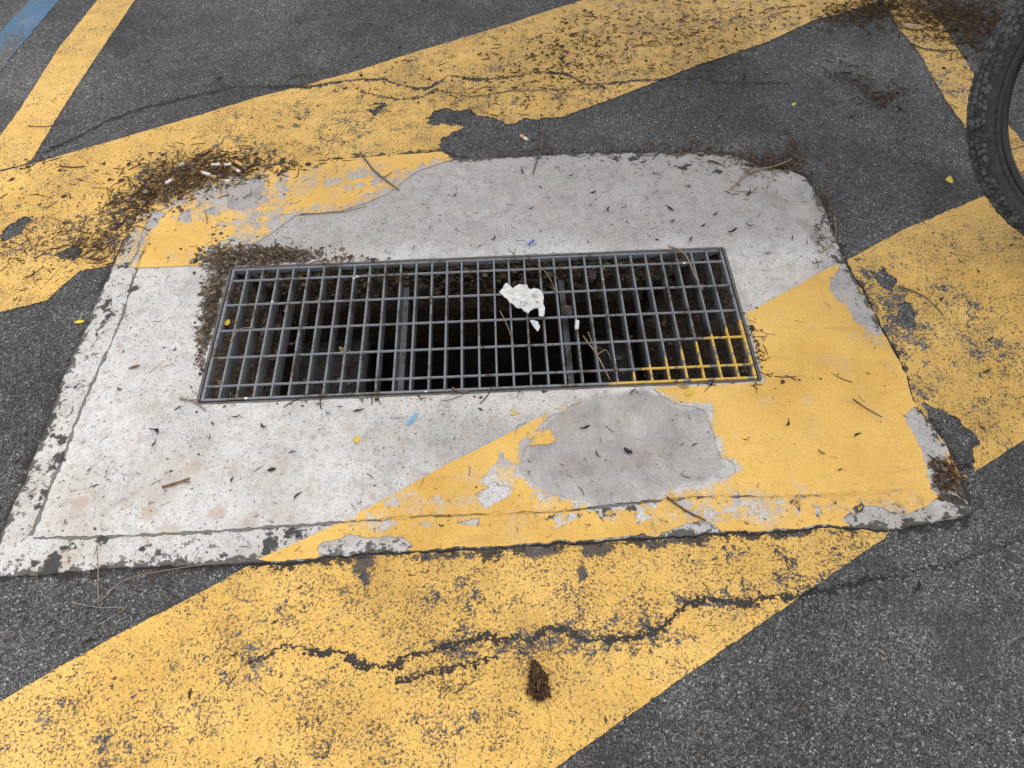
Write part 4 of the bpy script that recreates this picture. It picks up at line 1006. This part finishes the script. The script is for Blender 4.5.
for px, py, dg, z, lab in ((700, 290, 60, -.04, 'brown leaf under the grate near its right end, behind the others'), (722, 330, 120, -.04, 'reddish brown leaf in the second cell from the right end of the grate'),
                           (735, 345, 40, -.035, 'brown leaf wedged beside the right rim of the grate'), (728, 305, 10, -.04, 'brown leaf under the far right corner of the grate')):
    leaf(px, py, dg, .034, .018, M_BROWNLEAF if px != 735 else M_TANLEAF, lab, z)

def twig(name, pts, r, mat, label, z=None, lift=.002, branches=()):
    """twig lying along picture points; ends may be lifted"""
    def P(p):
        zz = z if z is not None else gz(*at(p[0], p[1], -.004)[:2])+r
        if len(p) > 2: zz += p[2]
        return atv(p[0], p[1], zz)
    bm = bmesh.new()
    def smooth(L):
        Q = [P(p) for p in L]; out = []
        for i in range(len(Q)-1):
            for k in range(4):
                u = k/4; p0 = Q[max(0, i-1)]; p1, p2 = Q[i], Q[i+1]; p3 = Q[min(len(Q)-1, i+2)]
                out.append(.5*((2*p1)+(p2-p0)*u+(2*p0-5*p1+4*p2-p3)*u*u+(3*p1-p0-3*p2+p3)*u**3))
        return out+[Q[-1]]
    S = smooth(pts); bm_tube(bm, S, [r*(1-.45*i/len(S))*rnd.uniform(.85, 1.15) for i in range(len(S))], 6)
    for b in branches: S = smooth(b); bm_tube(bm, S, [r*.6*(1-.5*i/len(S)) for i in range(len(S))], 5)
    bm_done(bm, name, mat, True)
    return tag(bpy.data.objects[-1] if False else COL.objects[-1], label, 'twig')
twig('twig', [(360, 152), (372, 168), (383, 178), (399, 190)], .0022, M_TWIG, 'dark brown twig lying across the edge of paint and concrete behind the grate', branches=[[(383, 178), (392, 172)]])
twig('twig', [(543, 128, .004), (541, 148), (537, 160), (533, 174)], .0024, M_TWIG, 'dark straight twig lying over the back edge of the slab near the orange tipped butt', branches=[[(541, 148), (545, 140)]])
twig('needle_pair', [(97, 545, .004), (98, 570, .006), (98, 605)], .0010, M_STRAW, 'upright pale needle lying from the slab edge onto the lower left asphalt')
twig('needle_pair', [(100, 602), (118, 584, .004), (140, 575, .005), (200, 565, .002), (232, 562)], .0009, M_STRAW, 'long bent pale needle stretching right from the foot of the upright needle')
twig('needle_pair', [(70, 602), (95, 607), (123, 608), (122, 611), (100, 624), (78, 633)], .0008, M_STRAW, 'bent pale needle shaped like an arrowhead on the lower left asphalt')
twig('twig', [(162, 487), (176, 483), (190, 478)], .0026, M_BROWNLEAF, 'stubby reddish twig on the white concrete at lower left', branches=[[(182, 481), (190, 482)]])
twig('twig', [(667, 497), (685, 510), (703, 519), (706, 521)], .0019, M_TWIG, 'thin dark twig across the paint below the grey trowelled patch')
twig('twig', [(757, 192), (735, 191)], .001, M_STRAW, 'short straw on concrete near the far right of the slab')
twig('twig', [(730, 190), (745, 176), (757, 170), (775, 166, .004), (790, 160, .004)], .0022, M_STRAW, 'pale twig running into the small heap at the far right corner of the slab')
twig('twig', [(853, 399), (866, 408), (882, 417)], .0013, M_TWIG, 'hair thin twig on the clean yellow paint right of the grate')
twig('twig', [(820, 253), (833, 243), (836, 230), (834, 215, .004)], .0016, M_STRAW, 'pale bent stalk beside the right edge of the slab')
twig('twig', [(904, 288), (925, 297), (943, 314)], .0015, M_TWIG, 'thin stalk on worn yellow paint at the right')
twig('twig', [(908, 42), (930, 50), (962, 50)], .0018, M_TWIG, 'dark twig across the narrow yellow line at the upper right')
twig('twig', [(28, 126), (50, 126), (73, 117)], .0012, M_TWIG, 'thin twig touching the narrow yellow line at the upper left', branches=[[(62, 122), (70, 124)]])
twig('twig', [(60, 166), (75, 167), (85, 166)], .0018, M_TWIG, 'short dark stick on the yellow band at the upper left')
twig('twig', [(285, 82), (300, 74), (318, 80), (298, 86)], .0016, M_TWIG, 'forked dark twig on the asphalt just above the far yellow band')
twig('twig', [(300, 214), (340, 212), (366, 206)], .0011, M_BROWNLEAF, 'long thin brown stalk along the paint edge behind the grate')
twig('twig', [(141, 61), (150, 62), (145, 70)], .0016, M_TWIG, 'hooked dark twig on the upper left asphalt')
# things lying on or in the grate
twig('stick', [(668, 246, .006), (685, 254, .004), (695, 276, .003), (703, 290, .001)], .0021, M_STRAW, 'bent pale stick lying over the back right bars of the grate', z=.004)
twig('straw', [(500, 311), (507, 325), (514, 346)], .0012, M_STRAW, 'pale straight straw lying on the grate below the tissue', z=.0025)
twig('straw', [(538, 265), (548, 275), (556, 292)], .0010, M_STRAW, 'thin bent grass stalk on the grate right above the tissue', z=.002)
twig('stick', [(583, 336, -.01), (597, 355), (610, 380)], .0017, M_STRAW, 'tan split stick poking out of the grate right of centre', z=.001, branches=[[(588, 332), (597, 355)], [(597, 355), (606, 350), (611, 360)]])
twig('straw', [(230, 342), (240, 329), (255, 328)], .0013, M_STRAW, 'pale bent straw on the left bars of the grate', z=.002)
twig('straw', [(180, 398), (195, 402), (205, 410)], .0020, M_STRAW, 'pale frayed stalk at the front left corner of the grate', branches=[[(190, 400), (200, 399)]])
twig('stick', [(452, 388), (462, 392), (470, 390)], .0024, M_BROWNLEAF, 'short rusty stick against the front rim of the grate')

# cigarette butts
def butt(px, py, deg, L, r, white, label, fade=False):
    p = on_ground(px, py, r+ (.006 if py < 200 and px < 300 else 0)); root = empty('cigarette_butt', p, (0, rnd.uniform(-.1, .1), img_yaw(px, py, deg)))
    tag(root, label, 'cigarette butt')
    bm = bmesh.new(); a = L*.5
    def seg(x0, x1, rr, mat, nm):
        bm = bmesh.new(); pts = [(x0+(x1-x0)*u, 0, 0) for u in (0, .1, .5, .9, 1)]
        bm_tube(bm, pts, [rr*.94, rr*rnd.uniform(.9, 1.05), rr*rnd.uniform(.85, 1.05), rr, rr*.95], 10); bm_done(bm, nm, mat, True, root)
    bm.free()
    if white > 0: seg(a-L*white, a, r, M_WHITE, 'paper')
    if white < 1: seg(-a, a-L*white-.0002, r*1.02, M_CORK if not fade else M_TANLEAF, 'filter')
butt(207, 177, -20, .026, .0040, .72, 'cigarette butt in the heap of needles, the largest and whitest')
butt(181, 169, 20, .024, .0040, .55, 'white ended cigarette butt in the heap of needles, at its upper left', True)
butt(217, 168, 8, .019, .0036, 1.0, 'short white cigarette stub near the back of the heap of needles')
butt(170, 185, 30, .015, .0038, 1.0, 'small white cigarette end at the lower left of the heap of needles')
butt(229, 168, 5, .016, .0038, .9, 'short white stub right of the other stubs in the heap of needles')
butt(240, 167, -30, .022, .0038, 0, 'orange cigarette filter at the right of the heap of needles')
butt(237, 173, -25, .024, .0038, .3, 'tan weathered cigarette butt just below the orange filter in the heap', True)
butt(215, 180, -10, .015, .0036, 0, 'short pinkish tan filter at the end of the whitest butt in the heap', True)
butt(226, 184, -8, .026, .0034, .4, 'flattened tan butt at the lower right of the heap of needles', True)
butt(524, 139, -38, .024, .0040, .35, 'orange and white cigarette butt on asphalt behind the slab')
butt(577, 325, 85, .020, .0038, 1.0, 'white cigarette end stuck upright between grate bars under the cone')
o = COL.objects[-1].parent; o.location = atv(577, 325, .003)

# coloured plastic strips
def strip(px, py, deg, L, W, mat, label):
    bm = bmesh.new(); n = 7; rows = []
    for i in range(n):
        u = i/(n-1); j = rnd.uniform(-.1, .1)*W
        for_z = .0006+.003*(u-.5)**2*4*rnd.uniform(.3, .8)
        rows.append([bm.verts.new(((u-.5)*L, sy*W/2*(1-.2*abs(u-.5))+j, for_z+zz)) for sy, zz in ((-1, 0), (1, 0), (1, .0008), (-1, .0008))])
    for A, B in zip(rows[:-1], rows[1:]):
        for k in range(4): bm.faces.new((A[k], A[(k+1) % 4], B[(k+1) % 4], B[k]))
    bm.faces.new(rows[0]); bm.faces.new(rows[-1])
    o = bm_done(bm, 'plastic_strip', mat, False, None, on_ground(px, py), (0, 0, img_yaw(px, py, deg))); tag(o, label, 'plastic strip')
strip(412, 420, 50, .027, .0062, M_BLUEP, 'light blue plastic strip on concrete in front of the grate')
strip(531, 243, 32, .020, .005, M_BLUED, 'deep blue plastic sliver on concrete behind the grate')

# crumpled white tissue lying on the grate, with a torn film hanging below it
def sheet(name, pts, mat, z0, bump, seed, parent=None, droop=None):
    P = np.array([at(x, y, z0)[:2] for x, y in pts]); st = .0016
    xs = np.arange(P[:, 0].min()-st, P[:, 0].max()+2*st, st); ys = np.arange(P[:, 1].min()-st, P[:, 1].max()+2*st, st)
    X, Y = np.meshgrid(xs, ys); n, m = len(xs), len(ys); V = np.stack([X.ravel(), Y.ravel()], 1)
    i = (np.arange(m-1)[:, None]*n+np.arange(n-1)[None]).ravel()
    T = np.vstack([np.stack([i, i+1, i+n+1], 1), np.stack([i, i+n+1, i+n], 1)])
    V, T = cut(V, T, sdf(P, V[:, 0], V[:, 1])+.0016*fbm(V[:, 0], V[:, 1], 120, seed))
    r = np.abs(fbm(V[:, 0], V[:, 1], 45, seed+1, 3)); Z = z0+bump*(1-r*1.7)+bump*.5*fbm(V[:, 0]*2.2, V[:, 1], 24, seed+2)
    if droop is not None: Z = Z+droop(V)
    E = border_edges(T); k = len(V); lo = np.column_stack([V, Z-.0009])
    Q = np.stack([E[:, 1], E[:, 0], E[:, 0]+k, E[:, 1]+k], 1)
    me = raw_mesh(name, np.vstack([np.column_stack([V, Z]), lo]), np.vstack([T, T[:, ::-1]+k]), [mat], quads=Q)
    return link(name, me, parent)
tis = empty('tissue', atv(522, 300, .002)); tag(tis, 'crumpled white paper tissue with a few brown crumbs lying on the grate bars', 'tissue')
def keep(o):
    o.matrix_parent_inverse = Matrix.Translation(-tis.location); return o
keep(sheet('paper', [(499, 295), (507, 283), (513, 291), (519, 287), (527, 288), (531, 293), (537, 290), (544, 296), (543, 304), (545, 312), (543, 319), (539, 318), (538, 308), (531, 311), (528, 314), (516, 309), (509, 303)], M_TISSUE, .006, .009, 61, tis))
keep(sheet('torn_film', [(530, 321), (538, 322), (540, 327), (538, 333), (533, 327)], M_FILM, .003, .004, 64, tis))
TC = Pieces()
for k in range(34):
    px, py = rnd.gauss(521, 6), rnd.gauss(298, 3.2); q = at(px, py, .011)
    (TC.crumb((q[0], q[1], .0095+rnd.random()*.002), rnd.uniform(.0012, .003), .5) if k % 3 else TC.needle((q[0], q[1], .011), rnd.uniform(0, 6), rnd.uniform(.006, .014), .0014, .2))
tag(TC.build('leaf_crumbs', M_GRIT), 'brown crumbs scattered on the white tissue', 'litter', kind='stuff')

# pine cones caught in the grate
def cone(px, py, z, L, R, tilt, yaw, label):
    root = empty('pine_cone', atv(px, py, z), (tilt, 0, yaw)); tag(root, label, 'pine cone')
    bm = bmesh.new(); bm_lathe(bm, [(.0005, -L*.5), (R*.5, -L*.42), (R*.62, -L*.1), (R*.5, L*.2), (R*.25, L*.42), (.0005, L*.5)], 14); bm_done(bm, 'core', M_CONE, True, root)
    sc, tp = bmesh.new(), bmesh.new(); n = 74
    for i in range(n):
        u = (i+.5)/n; a = i*2.39996; h = (-.46+.92*u)*L; rr = R*math.sin(PI*min(.97, u*.85+.14))**.75
        M = Matrix.Translation((0, 0, h)) @ Matrix.Rotation(a, 4, 'Z') @ Matrix.Rotation(-.55+.5*u, 4, 'Y')
        k = R*.36*(1-.35*u)
        f0 = [sc.verts.new(M @ Vector(v)) for v in ((rr*.3, -k*.3, 0), (rr*.9, -k, .0006), (rr*1.02, 0, .0012), (rr*.9, k, .0006), (rr*.3, k*.3, 0))]
        f1 = [sc.verts.new(M @ (Vector(v)+Vector((0, 0, -.0012)))) for v in ((rr*.3, -k*.3, 0), (rr*.9, -k, .0006), (rr*1.02, 0, .0012), (rr*.9, k, .0006), (rr*.3, k*.3, 0))]
        sc.faces.new(f0); sc.faces.new(f1[::-1])
        for j in range(5): sc.faces.new((f0[j], f1[j], f1[(j+1) % 5], f0[(j+1) % 5]))
        bmesh.ops.create_icosphere(tp, subdivisions=1, radius=R*.13, matrix=M @ Matrix.Translation((rr*.97, 0, .001)) @ Matrix.Diagonal((1.1, 1.5, .6, 1)))
    bm_done(sc, 'scales', M_CONE, False, root); bm_done(tp, 'scale_tips', M_CONETIP, True, root)
cone(567, 311, -.016, .042, .0125, 1.1, .2, 'dark pine cone wedged between grate bars right of the tissue')
cone(590, 272, -.022, .056, .014, 1.3, .1, 'dark pine cone deep under the back edge of the grate')
# dry brown husk on the front band
hp = on_ground(538, 683, .0); yaw = img_yaw(538, 683, 100, ZA)
HU = Pieces(); d = Vector((math.cos(yaw), math.sin(yaw), 0)); sdv = Vector((-d.y, d.x, 0))
for k in range(620):
    u = rnd.random()**.8; v = rnd.gauss(0, .45); wd = .0185*(1-u**1.5)*min(1, .62+2.2*u)+.002
    p = hp+d*(-.024+.052*u)+sdv*(wd*max(-1.15, min(1.15, v)))
    hz = .014*math.sqrt(max(0, 1-min(1, v*v)))*(1-.6*u)
    HU.needle((p.x, p.y, hp.z+.001+rnd.random()*hz), yaw+rnd.gauss(-.5*v, .75), rnd.uniform(.005, .013), rnd.uniform(.0010, .0022), rnd.uniform(-.12, .12), rnd.uniform(-.6, .6), 4)
tag(HU.build('seed_husk', M_HUSK), 'fuzzy dark brown pear shaped seed husk lying on the front yellow band', 'husk')
twig('stalk', [(543, 698), (551, 720), (546, 745), (538, 768), (532, 790)], .00055, M_TANLEAF, 'hair thin brown stalk lying below the fuzzy husk')
